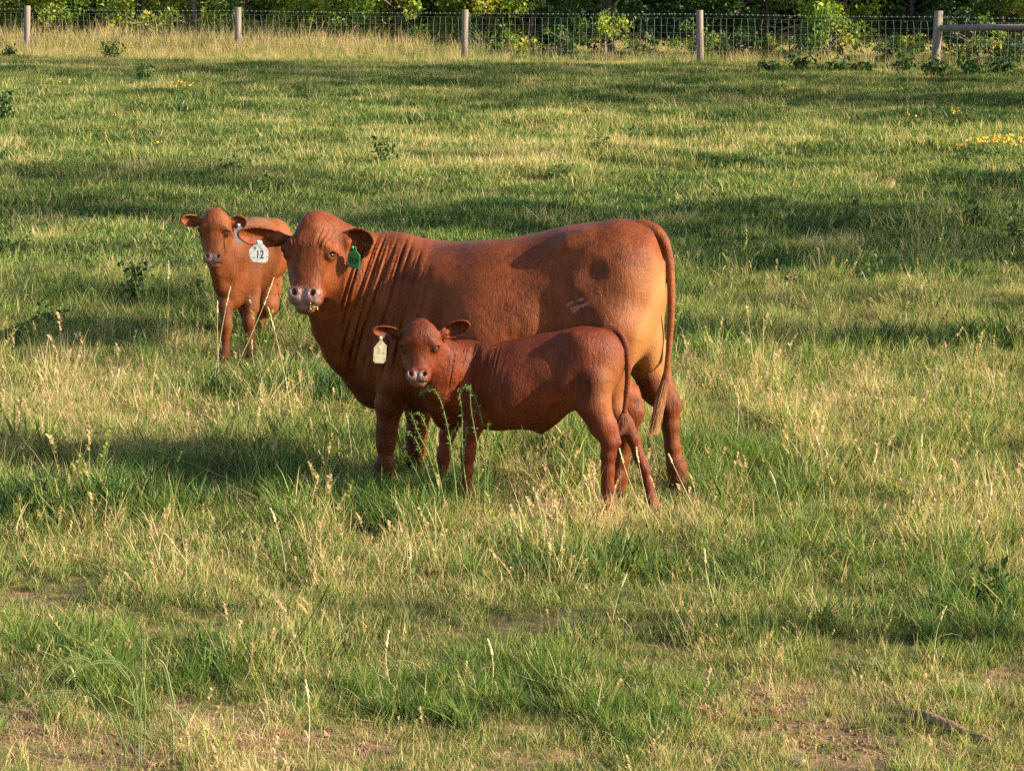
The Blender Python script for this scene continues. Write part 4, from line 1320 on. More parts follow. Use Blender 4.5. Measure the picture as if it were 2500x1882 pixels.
def backdrop_plants():
    shr = []      # prototypes in local coordinates
    def proto(seed, w, h, n, mat, size, dens, lo, hi, low=.25):
        r = np.random.RandomState(seed)
        cl = []
        for i in range(n):
            a = r.uniform(0, 6.283); q = math.sqrt(r.uniform(0, 1)) * w / 2
            z = r.uniform(low, 1) ** .9 * h * (1 - .35 * (q / (w / 2)) ** 2)
            cl.append((q * math.cos(a), q * math.sin(a) * .8, z, r.uniform(.28, .52) * w / 3.0))
        return cl, leaves_mesh('foliage', cl, size, seed + 5, mat, dens, lo, hi), h, w
    yl = [proto(31 + i, 3.0, 3.4, 26, leaf_y, .125, 230, .40, .90, .03) for i in range(4)]
    dk = [proto(51 + i, 3.2, 4.2, 28, leaf_d, .14, 210, .12, .85, .05) for i in range(4)]
    mixp = [proto(71 + i, 2.4, 1.9, 14, leaf_y if i % 2 else leaf_d, .13, 170, .25, .95, .10) for i in range(4)]
    cache = {}
    def place(kind, pr, x, y, s_, rz, label, group, seed, trunk_h, cat):
        z = gz(x, y)
        root = empty(kind, (x, y, z)); root.rotation_euler.z = rz; root.scale = (s_, s_, s_)
        tag(root, label, cat, group)
        key = id(pr[1])
        f = bpy.data.objects.new('foliage', pr[1]); COL.objects.link(f); f.parent = root
        if key not in cache:
            t = limbs((0, 0, 0), trunk_h, pr[0], .09, seed, None, 'trunk'); cache[key] = t.data
            t.parent = root; t.matrix_parent_inverse = Matrix.Identity(4)
        else:
            t = bpy.data.objects.new('trunk', cache[key]); COL.objects.link(t); t.parent = root
    spans = ['left of the first fence post', 'between the first and second fence posts', 'between the second and third fence posts', 'between the third and fourth fence posts', 'between the fourth and the corner post', 'right of the corner post']
    ordn = ['first', 'second', 'third', 'fourth', 'fifth', 'sixth', 'seventh', 'eighth', 'ninth', 'tenth', 'eleventh', 'twelfth', 'thirteenth', 'fourteenth', 'fifteenth', 'sixteenth']
    cnt = {}
    def where(what, px):
        k = sum(px > q for q in (76, 587, 1135, 1706, 2275)); n_ = cnt.get((what, k), 0); cnt[(what, k)] = n_ + 1
        return '%s %s, %s from left' % (what, spans[k], ordn[n_])
    def fence_y(px): return 66.0 - (px - 76) * (8.5 / 2199.0)
    r = np.random.RandomState(11)
    gl = 'bushes along the fence line'
    px = -260; k = 0
    while px < 2800:
        left = px < 1250
        Y = fence_y(px) + (3.9 if left else 3.4) + r.uniform(-.5, .9)
        x = (px - 1250) / 6000 * Y
        if left or r.rand() < .32:
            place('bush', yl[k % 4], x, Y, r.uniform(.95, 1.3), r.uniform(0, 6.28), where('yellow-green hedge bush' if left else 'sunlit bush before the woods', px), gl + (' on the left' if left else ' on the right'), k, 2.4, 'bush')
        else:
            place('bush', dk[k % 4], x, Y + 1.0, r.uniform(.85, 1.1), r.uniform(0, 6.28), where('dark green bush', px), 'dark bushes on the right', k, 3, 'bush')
        px += r.uniform(85, 135) if left else r.uniform(150, 220); k += 1
    # low sprigs of sunlit leaves in front of the dark right half
    for i in range(15):
        px = 1180 + i * 95 + r.uniform(-35, 35)
        Y = fence_y(px) + r.uniform(1.0, 2.2)
        place('sapling', mixp[i % 4], (px - 1250) / 6000 * Y, Y, r.uniform(.38, .75), r.uniform(0, 6.28), where('small leafy sapling', px), 'saplings behind the fence', 90 + i, 1.2, 'sapling')
    # the woods: taller trees behind
    wt = [proto(101 + i, 6.0, 8.0, 40, leaf_d, .24, 75, .05, .60, .06) for i in range(3)]
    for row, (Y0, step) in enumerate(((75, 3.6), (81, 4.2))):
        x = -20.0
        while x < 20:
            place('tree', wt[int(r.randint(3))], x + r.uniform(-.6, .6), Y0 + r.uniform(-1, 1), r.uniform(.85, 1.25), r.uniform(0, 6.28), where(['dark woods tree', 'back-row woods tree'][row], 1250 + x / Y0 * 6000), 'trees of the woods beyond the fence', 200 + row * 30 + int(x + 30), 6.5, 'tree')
            x += step + r.uniform(-.4, .4)
    # far-off wood closing the horizon
    cl = []
    for i in range(420):
        cl.append((r.uniform(-75, 75), r.uniform(94, 112), gz(0, 100) + r.uniform(.2, 11), r.uniform(1.6, 2.6)))
    for i in range(620):
        X = r.uniform(-34, 34); Yw = r.uniform(86, 93); cl.append((X, Yw, gz(X, Yw) + r.uniform(-.3, 3.0), r.uniform(.9, 1.5)))
    me = leaves_mesh('far_woods', cl, .62, 77, leaf_d, 20, .05, .5)
    o = bpy.data.objects.new('far_woods', me); COL.objects.link(o)
    tag(o, 'dark mass of woods closing off the view behind the fence', 'woods', None, 'stuff')

def shade_trees():
    """the tree line beside the field on the right, out of the picture: its crowns throw the bands of shade"""
    r = np.random.RandomState(21)
    cl = []
    def clump(p, rad, xc):
        t = (xc - p[0]) / S[0]
        cl.append((p[0] + S[0] * t, p[1] + S[1] * t, p[2] + S[2] * t, rad))
    # ground areas in shade: (px, py, half width px, half height px, number, clump radius)
    AREAS = [(300, 172, 420, 26, 18, 1.45), (950, 195, 420, 34, 20, 1.45), (1600, 222, 420, 52, 26, 1.45), (2250, 235, 330, 62, 22, 1.45), (600, 235, 120, 20, 4, .9),
             (250, 480, 300, 60, 14, .95), (900, 530, 300, 40, 8, .8), (1500, 560, 350, 30, 8, .8), (2050, 570, 350, 60, 14, .9), (2380, 490, 150, 45, 6, .8), (1700, 395, 130, 16, 2, .7), (1000, 400, 160, 14, 2, .6),
             (200, 690, 320, 70, 9, .55), (350, 860, 420, 32, 7, .36), (1950, 830, 260, 26, 4, .34), (2150, 680, 350, 60, 8, .6), (1750, 680, 150, 50, 3, .5),
             (600, 1500, 600, 30, 2, .11), (1700, 1540, 600, 30, 2, .10), (2350, 1440, 120, 40, 1, .12)]
    for cx, cy, hw, hh, n, rad in AREAS:
        for i in range(n):
            px = cx + hw * ((i + .5) / n * 2 - 1) + r.uniform(-.5, .5) * hw / n; py = cy + r.uniform(-1, 1) * hh
            Y = 16440.0 / (py + 114)
            x = (px - 1250) / 6000 * Y
            xc = max(15.5, x + 5) + r.uniform(-1.0, 2.0)
            clump((x, Y, gz(x, Y)), rad * r.uniform(.8, 1.25), xc)
    # group the clumps into trees by where they stand along the line
    cl.sort(key=lambda c: c[1])
    groups = {}
    for c in cl: groups.setdefault(int(math.floor(c[1] / 5.5)), []).append(c)
    nm = ['near', 'second', 'third', 'fourth', 'fifth', 'sixth', 'seventh', 'eighth', 'ninth', 'tenth', 'eleventh', 'twelfth']
    for gi, (key, g) in enumerate(sorted(groups.items())):
        bx = float(np.mean([c[0] for c in g])); by = float(np.mean([c[1] for c in g])); bz = gz(bx, by)
        g2 = [(c[0] - bx, c[1] - by, max(c[2] - bz, 1.4), c[3]) for c in g]
        root = empty('tree', (bx, by, bz))
        tag(root, 'shade tree beside the field on the right, %s in line from the camera' % ORD[gi], 'tree', 'trees beside the field')
        me = leaves_mesh('crown', g2, .17, 300 + gi, leaf_d, 46 if bool(by > 24) else 58, .2, .8)
        f = bpy.data.objects.new('crown', me); COL.objects.link(f); f.parent = root
        h = max(c[2] for c in g2)
        t = limbs((0, 0, 0), max(2.0, h * .9), g2, .06 + .012 * h, 400 + gi, None, 'trunk'); t.parent = root; t.matrix_parent_inverse = Matrix.Identity(4)

# ------------------------------------------------------------------ fence
def build_fence():
    root = empty('wire_fence', (0, 61.8, gz(0, 61.8)))
    tag(root, 'woven wire stock fence on round wooden posts across the far side of the field', 'fence')
    wood = None
    m, n, l, b = new_mat('fence_wood')
    tc = n.new('ShaderNodeTexCoord'); mp = n.new('ShaderNodeMapping'); mp.inputs['Scale'].default_value = (18, 18, 1.6); l.new(tc.outputs['Object'], mp.inputs[0])
    t = noise(n, l, 1.0, 5, mp.outputs[0], .65)
    r_ = ramp(n, [(.3, (.10, .080, .062)), (.55, (.20, .165, .13)), (.75, (.29, .245, .20))]); l.new(t.outputs[0], r_.inputs[0]); l.new(r_.outputs[0], b.inputs['Base Color'])
    b.inputs['Roughness'].default_value = .85
    bp = n.new('ShaderNodeBump'); bp.inputs['Strength'].default_value = .5; bp.inputs['Distance'].default_value = .01; l.new(t.outputs[0], bp.inputs['Height']); l.new(bp.outputs[0], b.inputs['Normal'])
    wood = m
    wire, n, l, b = new_mat('galvanised_wire')
    b.inputs['Base Color'].default_value = (.24, .26, .25, 1); b.inputs['Metallic'].default_value = .35; b.inputs['Roughness'].default_value = .5
    posts = [(-1000, 70.0), (-440, 68.0), (76, 66.0), (587, 64.1), (1135, 62.0), (1706, 59.8), (2275, 57.5), (2890, 55.4), (3500, 53.2)]
    P = []
    rr = np.random.RandomState(4)
    for i, (px, Y) in enumerate(posts):
        x = (px - 1250) / 6000 * (Y * 1.0)
        z = gz(x, Y); P.append((x, Y, z))
        big = i in (6, 7)
        R = .105 if big else .085
        H = 1.36 if big else 1.31
        tilt = rr.uniform(-.05, .05)
        pts = [(x, Y, z - .4), (x + tilt * .3, Y, z + .4), (x + tilt, Y, z + H - .012), (x + tilt, Y, z + H)]
        v, f = tube(pts, [R * 1.03, R, R * .97, R * .90], 18)
        p = mesh_obj('post', v, f, wood, root)
        if i == 6: tag(p, 'thick corner post that carries the brace rail')
    # brace rail
    a, c = P[6], P[7]
    d = Vector(c) - Vector(a); d.normalize()
    s_ = Vector(a) + d * .09 + Vector((0, -.03, .97)); e = Vector(c) - d * .09 + Vector((0, -.03, .97))
    e.z = s_.z + .02
    v, f = tube([s_, s_.lerp(e, .3), s_.lerp(e, .7), e], [.070, .074, .078, .078], 16)
    mesh_obj('brace_rail', v, f, wood, root)
    # diagonal brace wire
    v, f = tube([Vector(a) + d * .1 + Vector((0, -.02, .80)), Vector(c) - d * .1 + Vector((0, 0, .1))], [.008, .008], 5); mesh_obj('brace_wire', v, f, wire, root)
    hs = [.08, .20, .33, .47, .62, .78, .95, 1.13]
    for i in range(len(P) - 1):
        A, Bp = Vector(P[i]), Vector(P[i + 1])
        L = (Bp - A).length; mb = MB()
        off = Vector((0, .10, 0))
        def pt(t, h): 
            q = A.lerp(Bp, t) + off; return Vector((q.x, q.y, q.z + h - .015 * math.sin(math.pi * t)))
        for h in hs:
            mb.add(tube([pt(t, h) for t in (0, .25, .5, .75, 1)], [.0018] * 5, 4, False))
        n_ = int(L / .168)
        for k in range(1, n_):
            t = k / n_; w = rr.uniform(-.02, .02, 5) + math.sin(k * .35 + i) * .02
            ptsv = [pt(t, hh) + Vector((w[j] * (1 if j else 0), 0, 0)) for j, hh in enumerate((.06, .35, .65, .95, 1.13))]
            mb.add(tube(ptsv, [.0026] * 5, 4, False))
        mesh_obj('wire_mesh', mb.v, mb.f, wire, root)
        mb = MB()
        mb.add(tube([pt(t, 1.22) for t in (0, .25, .5, .75, 1)], [.0024] * 5, 4, False))
        for k in range(1, int(L / .13)):
            q = pt(k / int(L / .13), 1.22)
            mb.add(tube([q + Vector((-.012, 0, -.016)), q + Vector((.012, 0, .016))], [.005, .005], 3))
            mb.add(tube([q + Vector((.012, 0, -.016)), q + Vector((-.012, 0, .016))], [.005, .005], 3))
        mesh_obj('barbed_strand', mb.v, mb.f, wire, root)
    return P

def tall_grass():
    """dead stalks and rank grass along the fence"""
    src = [blades_mesh('rank', 26, .22, .35, .75, .007, .014, .16, .3, .58, .95, 700 + v, grass_mat, stem_heads=10) for v in range(3)]
    src += [blades_mesh('rank_green', 26, .2, .25, .55, .010, .018, .22, .4, .25, .6, 720 + v, grass_mat) for v in range(3)]
    src += [blades_mesh('stalks', 5, .12, .5, .95, .010, .018, .10, .15, .75, 1.0, 740 + v, grass_mat, stem_heads=5) for v in range(2)]
    x = rng.uniform(-19, 15, 9000)
    yf = 61.9 - .3744 * x + 0.0
    d = rng.normal(0, 1, 9000)
    left = np.clip((1.0 - x) / 6, 0, 1)
    y = yf + np.where(x < 2, rng.uniform(-3.2, 3.6, 9000), rng.uniform(-1.2, 1.0, 9000))
    keep = rng.uniform(0, 1, 9000) < .10 + .9 * left
    x, y, left = x[keep], y[keep], left[keep]
    yf = yf[keep]
    n = len(x)
    beh = ss(y - yf, -2.5, .8)
    s_ = (.42 + .75 * beh * (.35 + .65 * left)) * rng.uniform(.7, 1.25, n)
    u = rng.uniform(0, 1, n)
    idx = np.where(u < .30 + .25 * (vnoise(x, y, 3.0, 3) > 0), rng.randint(0, 3, n), np.where(u < .90, rng.randint(3, 6, n), rng.randint(6, 8, n)))
    P = np.stack([x, y, ground_z(x, y)], 1)
    rot = np.stack([rng.normal(0, .08, n), rng.normal(0, .08, n), rng.uniform(0, 6.28, n)], 1)
    scatter('tall_grass', P, rot, np.stack([s_] * 3, 1), idx, rng.normal(.0, .08, n), src, 'tall dry straw-coloured grass and weeds growing along the fence', 'tall grass')

# ------------------------------------------------------------------ single plants in the field
weed_mat = foliage_mat('weed_leaves', [(.0, (.018, .044, .012)), (.4, (.042, .092, .020)), (.75, (.095, .155, .030)), (1.0, (.18, .23, .05))], .3, .5, inst=False)
stem_mat = simple_mat('plant_stem', (.12, .17, .05), .7, 30, .3, .2)
straw_mat = simple_mat('straw_stem', (.48, .40, .22), .7, 60, .3, .2)
head_mat = simple_mat('seed_head', (.58, .50, .27), .7, 120, .35, .2)
flower_mat = simple_mat('yellow_petals', (.55, .32, .03), .6, 60, .25, .2)
def set_bc(me, val):
    ca = me.color_attributes.new('bc', 'FLOAT_COLOR', 'POINT')
    A = np.zeros((len(me.vertices), 4), np.float32); A[:, 0] = val; A[:, 3] = 1
    ca.data.foreach_set('color', A.ravel())
def weed(px, py, h, w, label, seed, group=None, nst=9, leaf=.07, tone=(.15, .75), name='weed', cat='weed', vine=False):
    p = ground_at(px, py); r = np.random.RandomState(seed)
    root = empty(name, tuple(map(float, p))); tag(root, label, cat, group)
    mb = MB(); C = []
    for i in range(nst):
        a = r.uniform(0, 6.283); q = r.uniform(.2, 1) * w / 2
        hh = h * r.uniform(.6, 1) * (1 - .3 * (q / (w / 2)) ** 2)
        pts = []
        for j in range(6):
            t = j / 5
            pts.append(Vector(p) + Vector((math.cos(a) * q * t ** .8, math.sin(a) * q * t ** .8, hh * t - .02)))
        mb.add(tube(pts, [.006 * (h / .4) * (1 - .7 * j / 5) for j in range(6)], 5))
        for j in range(int(13 * (2 if vine else 1))):
            t = r.uniform(.12, 1.0); u = t * 5; k = min(4, int(u))
            c = pts[k].lerp(pts[k + 1], u - k)
            C.append(np.array(c) + r.normal(0, leaf * .55, 3) * np.array([1, 1, .5]))
    C = np.array(C)
    V, T = leaf_quads(C, leaf, r, .45, None, .5)
    me = fast_mesh('leaves', V, tris=T, mat=weed_mat)
    set_bc(me, np.repeat(r.uniform(tone[0], tone[1], len(C)), 4))
    o = bpy.data.objects.new('leaves', me); COL.objects.link(o); o.parent = root; o.matrix_parent_inverse = Matrix.Translation(-Vector(root.location))
    mb.build('stems', stem_mat, root)
    return root, p
def flower_clump(px, py, h, w, n, label, seed, group):
    root, p = weed(px, py, h * .85, w, label, seed, group, 12, .05, (.4, .95), 'wildflower', 'wildflower')
    r = np.random.RandomState(seed + 1); V = []; F = []
    for i in range(n):
        a = r.uniform(0, 6.283); q = math.sqrt(r.uniform(0, 1)) * w / 2
        c = Vector(p) + Vector((math.cos(a) * q, math.sin(a) * q, h * r.uniform(.75, 1.05)))
        R = r.uniform(.016, .026)
        nn = Vector((r.normal(0, .4), -.8 + r.normal(0, .4), .8)).normalized(); u = nn.cross(Vector((0, 0, 1))).normalized(); v = nn.cross(u)
        m = len(V); V.append(c + nn * R * .3)
        for k in range(12):
            th = math.pi * k / 6; rad = R * (1 if k % 2 == 0 else .62)
            V.append(c + (u * math.cos(th) + v * math.sin(th)) * rad)
        for k in range(12): F.append((m, m + 1 + k, m + 1 + (k + 1) % 12))
    mesh_obj('blossoms', V, F, flower_mat, root, smooth=False)
def stalk(base, top, bend, label, seed, headlen=.16, mat=None, r0=.0022, name='grass_stalk', hmat=None, group=None, leaf=True):
    """one tall seed stalk from a ground point to a point in the air, with its seed head"""
    b = Vector(base); t_ = Vector(top); rr = np.random.RandomState(seed)
    L = (t_ - b).length
    ctrl = b.lerp(t_, .55) + Vector(bend)
    def pt(u): return (b * (1 - u) ** 2 + ctrl * 2 * u * (1 - u) + t_ * u * u)
    root = empty(name, tuple(b)); tag(root, label, 'grass stalk', group)
    v, f = tube([pt(i / 10) for i in range(11)], [r0 * (1 - .55 * i / 10) for i in range(11)], 5)
    mesh_obj('stem', v, f, mat or straw_mat, root)
    mb = MB(); u0 = 1 - headlen / L; n = 46
    for i in range(n):
        u = u0 + (1 - u0) * i / (n - 1)
        c = pt(u); a = rr.uniform(0, 6.283); s_ = .0055 * (1 - .35 * i / n)
        d = (pt(min(1, u + .02)) - pt(u - .02)).normalized()
        side = d.cross(Vector((math.cos(a), math.sin(a), .2))).normalized()
        c2 = c + side * s_ * .7
        mb.add(tube([c2 - d * s_ * .9, c2, c2 + d * s_ * 1.1], [s_ * .15, s_ * .5, s_ * .08], 4))
    mb.build('seed_head', hmat or head_mat, root)
    if leaf:
        for k in range(2):
            mb = MB(); u = .22 + .2 * k; c = pt(u); a = rr.uniform(0, 6.283); d = Vector((math.cos(a), math.sin(a) * .6, 0)); W = Vector((-d.y, d.x, 0)) * .003
            V = []; 
            for j in range(6):
                tt = j / 5; q = c + d * (.16 * tt) + Vector((0, 0, .12 * tt - .16 * tt * tt)); w_ = W * (1 - tt * .95)
                V += [q - w_, q + w_]
            mb.add((V, [(2 * j, 2 * j + 1, 2 * j + 3, 2 * j + 2) for j in range(5)]))
            mb.build('blade', mat or straw_mat, root)

ORD = ['%d%s' % (i, 'th' if 10 < i < 20 else {1: 'st', 2: 'nd', 3: 'rd'}.get(i % 10, 'th')) for i in range(1, 40)]
def field_plants():
    dk = 'dark green leafy weed '
    weed(350, 752, .46, .38, 'bushy dark green weed standing left of the far calf', 1, nst=12, leaf=.075)
    weed(485, 745, .26, .26, 'low dark weed just left of the far calf\'s legs', 2, leaf=.06)
    weed(275, 150, .58, .62, 'round dark green bush in front of the fence between the two left posts', 3, nst=16, leaf=.13)
    weed(22, 145, .42, .50, 'grey-green leafy weed below the leftmost fence post, at the picture edge', 4, nst=9, leaf=.13, tone=(.1, .5))
    weed(348, 205, .60, .40, 'tall mid-green weed right of the round bush near the fence', 5, nst=8, leaf=.12)
    weed(400, 130, .42, .42, 'pale leafy weed among the straw near the fence', 6, nst=9, leaf=.10, tone=(.7, 1))
    weed(942, 405, .42, .34, 'dark upright weed in the middle of the sunlit band behind the cow', 7, nst=8, leaf=.085, tone=(.2, .6))
    weed(1052, 565, .24, .26, 'small dark weed behind the cow\'s shoulders', 8, nst=8, leaf=.06)
    weed(1465, 372, .32, .26, 'left one of two small weeds in the straw-coloured strip above the cow\'s rump', 9, nst=7, leaf=.06)
    weed(1545, 352, .34, .22, 'right one of two small weeds in the straw-coloured strip above the cow\'s rump', 10, nst=7, leaf=.06)
    weed(2395, 560, .40, .42, 'dark weed clump in the shade at the right side of the field', 12, nst=10, leaf=.075)
    weed(2470, 600, .42, .35, 'dark weed at the right picture edge, below the weed clump in the shade', 13, nst=8, leaf=.07)
    weed(5, 300, .65, .60, 'dark bushy weed cut off by the left picture edge', 14, nst=16, leaf=.10, tone=(.05, .5))
    weed(570, 420, .28, .50, 'low dark green weed patch in the shade above the far calf', 15, nst=10, leaf=.06)
    weed(225, 665, .22, .32, 'low weed with narrow leaves left of the bushy dark weed', 16, nst=8, leaf=.05)
    weed(1930, 700, .26, .30, 'low leafy weed in the shade right of the cow\'s rump', 17, nst=8, leaf=.05)
    weed(2130, 690, .30, .26, 'grey-green weed in the right half of the field', 18, nst=8, leaf=.05)
    weed(1360, 440, .30, .5, 'wide low weed tuft just above the cow\'s back', 19, nst=10, leaf=.05, tone=(.1, .5))
    more = [(2080, 560, .40, .26, 'upright dark weed in the shaded grass right of the cow\'s rump'), (2300, 470, .36, .3, 'dark weed above the weed clump in the shade at right'), (1700, 350, .25, .3, 'low weed on the sunlit rise above the cow\'s rump'), (640, 480, .30, .3, 'dark weed just above the cow\'s poll in the shade'), (130, 800, .26, .4, 'spreading low weed at the left edge in the shade band'), (760, 300, .34, .3, 'thin dark weed standing in the sunlit band above the cow\'s head'), (2440, 1480, .22, .3, 'dark green broad tuft at the right edge of the foreground'), (30, 620, .30, .35, 'grey-green weed at the left edge, level with the cow\'s eyes')]
    for i, (px, py, h, w, lb) in enumerate(more): weed(px, py, h, w, lb, 240 + i, nst=9, leaf=.055)
    g = 'broad-leaved vines at the edge of the shade near the fence'
    for i, (px, py, h, w) in enumerate([(1880, 182, .40, .75), (1960, 178, .62, .9), (2030, 182, .45, .8), (2110, 182, .30, .5), (2205, 180, .55, .8), (2280, 188, .50, .8), (2370, 190, .62, .75), (2445, 190, .58, .7)]):
        weed(px, py, h, w, ['low dark vine at the left end of the vine row near the corner post', 'tall leafy vine mound, left part of the row by the corner post', 'drooping vine right of the tall leafy mound near the fence', 'small isolated vine sprig left of the corner post',
             'leafy vine mound just left of the corner post', 'leafy vine mound under the corner post', 'tallest vine clump right of the corner post', 'vine clump at the right picture edge by the brace rail'][i], 30 + i, g, nst=9, leaf=.17, tone=(.15, .6), name='vine_clump', cat='vine', vine=False)
    fg = 'yellow wildflower clumps'
    fl = [(2355, 400, .30, .35, 14, 'yellow wildflower clump, left end of the flower patch at the right edge'), (2400, 395, .32, .4, 22, 'yellow wildflower clump, second from the left in the flower patch at the right edge'),
          (2445, 398, .36, .4, 30, 'dense yellow wildflower clump in the middle of the flower patch at the right edge'), (2490, 402, .34, .4, 26, 'yellow wildflower clump cut by the right picture edge'),
          (2330, 318, .34, .3, 8, 'small yellow wildflower clump above the flower patch at the right edge'), (2232, 322, .28, .25, 3, 'few yellow blossoms left of the small clump in the right half'),
          (165, 240, .38, .7, 10, 'yellow wildflowers at the near edge of the far shade band, left part of the field'), (440, 245, .36, .7, 14, 'yellow wildflowers at the near edge of the far shade band, above the far calf'),
          (380, 385, .22, .3, 3, 'pair of orange-yellow blossoms alone in the sunlit grass at left')]
    for i, (px, py, h, w, n, lab) in enumerate(fl): flower_clump(px, py, h, w, n, lab, 60 + i, fg)
    # tall seed stalks
    def st(bx, by, tx, ty, bend, lab, seed, **k):
        b = ground_at(bx, by); t = at(tx, ty, b[1] + k.pop('dy', 0.0)); stalk(b, t, bend, lab, seed, **k)
    st(400, 950, 411, 637, (.02, 0, 0), 'tall green-yellow seed stalk left of the far calf', 1, mat=stem_mat, headlen=.12)
    st(521, 950, 563, 700, (-.02, 0, 0), 'seed stalk with a thick pale head crossing the far calf\'s front leg', 2, headlen=.13)
    st(545, 960, 669, 678, (.03, 0, 0), 'leaning seed stalk crossing the far calf\'s belly', 3, headlen=.20)
    st(722, 1075, 654, 749, (.03, 0, .0), 'bright yellow seed stalk leaning left below the cow\'s muzzle', 4, headlen=.14)
    st(536, 950, 531, 735, (-.01, 0, 0), 'short pale seed stalk beside the far calf\'s front leg', 5, headlen=.08)
    p = ground_at(1318, 1262); stalk(p, at(1261, 976, p[1]), (.0, 0, 0), 'thin straw stalk standing in front of the calf\'s belly', 6, headlen=.07, leaf=False)
    p = ground_at(1575, 1262); stalk(p, at(1512, 1095, p[1]), (-.02, 0, .0), 'pale stalk in front of the calf\'s rear hooves', 7, headlen=.08, leaf=False)
    p = ground_at(1590, 1265); stalk(p, at(1553, 1092, p[1]), (-.01, 0, .0), 'pale stalk crossing the calf\'s far hind leg', 8, headlen=.08, leaf=False)
    p = ground_at(1700, 1250); stalk(p, at(1632, 1108, p[1]), (-.02, 0, .03), 'leaning straw stalk crossing the cow\'s rear hoof', 9, headlen=.07, leaf=False)
    p = ground_at(2448, 1010); stalk(p, at(2447, 855, p[1]), (.01, 0, .0), 'bright green stalk near the right edge, level with the cow\'s belly', 10, mat=stem_mat, hmat=stem_mat, headlen=.08)
    rr = np.random.RandomState(55)
    spots = [(1690, 540, 1725, 430), (1450, 470, 1440, 400), (690, 340, 700, 235), (760, 330, 790, 250), (930, 330, 950, 235), (250, 1000, 290, 900), (130, 1010, 90, 905), (640, 960, 615, 830), (860, 1130, 845, 1010), (1790, 1110, 1800, 960), (2010, 1190, 1990, 1060),
             (2120, 1250, 2140, 1100), (2260, 1210, 2250, 1060), (1910, 1290, 1880, 1150), (2390, 1330, 2420, 1180), (1330, 1350, 1300, 1190), (700, 1420, 660, 1240), (1010, 1480, 1000, 1330), (1490, 1560, 1530, 1400), (1750, 1500, 1720, 1340), (480, 1410, 400, 1300), (2150, 1560, 2130, 1400), (2280, 1640, 2310, 1480), (960, 1700, 950, 1540), (1195, 1710, 1190, 1560), (750, 1850, 745, 1660)]
    for i, (bx, by, tx, ty) in enumerate(spots):
        b = ground_at(bx, by)
        stalk(b, at(tx, ty, b[1] + rr.uniform(-.05, .05)), (rr.uniform(-.04, .04), rr.uniform(-.04, .04), .02), 'thin pale field seed stalk, %s from left among those scattered' % ORD[sorted(q[0] for q in spots).index(bx)], 100 + i, headlen=.07, group='thin seed stalks scattered over the field', r0=.0019)
    # arching feathery green plant in front of the calf
    b0 = ground_at(1100, 1262)
    root = empty('feathery_plant', tuple(map(float, b0))); tag(root, 'feathery green plant with arching stems in front of the calf\'s chest', 'plant')
    r = np.random.RandomState(9)
    arcs = [[(1120, 1262), (1105, 1120), (1085, 1010), (1065, 958), (1045, 950), (1028, 962)],
            [(1150, 1262), (1130, 1120), (1128, 1010), (1122, 960), (1145, 945), (1165, 985), (1180, 1040)],
            [(1090, 1262), (1050, 1120), (1022, 1060), (1008, 1020), (1000, 1008)], [(1095, 1262), (1060, 1110), (1035, 1030), (1020, 1008)],
            [(1080, 1262), (1040, 1140), (1015, 1075), (990, 1055)], [(1160, 1262), (1168, 1120), (1150, 1000), (1148, 940)], [(1180, 1262), (1186, 1130), (1190, 1050), (1194, 1035)],
            [(1120, 1262), (1110, 1160), (1098, 1080), (1118, 1035)], [(1200, 1262), (1190, 1180), (1200, 1100), (1215, 1060)], [(1075, 1262), (1030, 1180), (1000, 1120), (985, 1105)], [(1130, 1262), (1125, 1180), (1135, 1090), (1140, 1040)]]
    mb = MB(); C = []
    for k, a in enumerate(arcs):
        Yk = b0[1] + r.uniform(-.12, .12)
        P = [Vector(at(px, py, Yk)) for px, py in a]
        P[0].z = gz(P[0].x, P[0].y) - .01
        fine = []
        for i in range(len(P) - 1):
            p0 = P[max(0, i - 1)]; p1 = P[i]; p2 = P[i + 1]; p3 = P[min(len(P) - 1, i + 2)]
            for q in range(6):
                t = q / 6
                fine.append(.5 * ((2 * p1) + (-p0 + p2) * t + (2 * p0 - 5 * p1 + 4 * p2 - p3) * t * t + (-p0 + 3 * p1 - 3 * p2 + p3) * t ** 3))
        fine.append(P[-1])
        mb.add(tube(fine, [.0035 * (1 - .6 * i / len(fine)) for i in range(len(fine))], 5))
        for i in range(len(fine) - 1):
            for q in range(4):
                C.append(np.array(fine[i].lerp(fine[i + 1], r.uniform(0, 1))) + r.normal(0, .006, 3))
    C = np.array(C); V, T = leaf_quads(C, .026, r, .3, None, .22)
    me = fast_mesh('leaves', V, tris=T, mat=weed_mat); set_bc(me, np.repeat(r.uniform(.35, .9, len(C)), 4))
    o = bpy.data.objects.new('leaves', me); COL.objects.link(o); o.parent = root; o.matrix_parent_inverse = Matrix.Translation(-Vector(root.location))
    mb.build('stems', stem_mat, root)
    # foreground grass with drooping seed spikes, bottom left
    b0 = ground_at(325, 1868)
    root = empty('seeding_grass', tuple(map(float, b0))); tag(root, 'tall grass plant with drooping green seed spikes at the bottom left', 'grass plant')
    spikes = [[(340, 1870), (335, 1700), (320, 1640), (270, 1615), (205, 1625), (160, 1665)], [(345, 1870), (345, 1680), (370, 1612), (400, 1625), (415, 1680), (425, 1730)], [(330, 1870), (325, 1690), (300, 1640), (250, 1580)],
              [(310, 1870), (280, 1720), (215, 1610), (145, 1620), (110, 1660)], [(300, 1870), (330, 1740), (350, 1650), (350, 1560)], [(350, 1880), (355, 1760), (352, 1690), (345, 1640)], [(320, 1875), (290, 1790), (230, 1700), (120, 1690), (40, 1725)],
              [(360, 1880), (395, 1790), (410, 1740), (420, 1780), (420, 1860)], [(440, 1880), (460, 1800), (440, 1750), (405, 1720)]]
    ms = MB(); mh = MB()
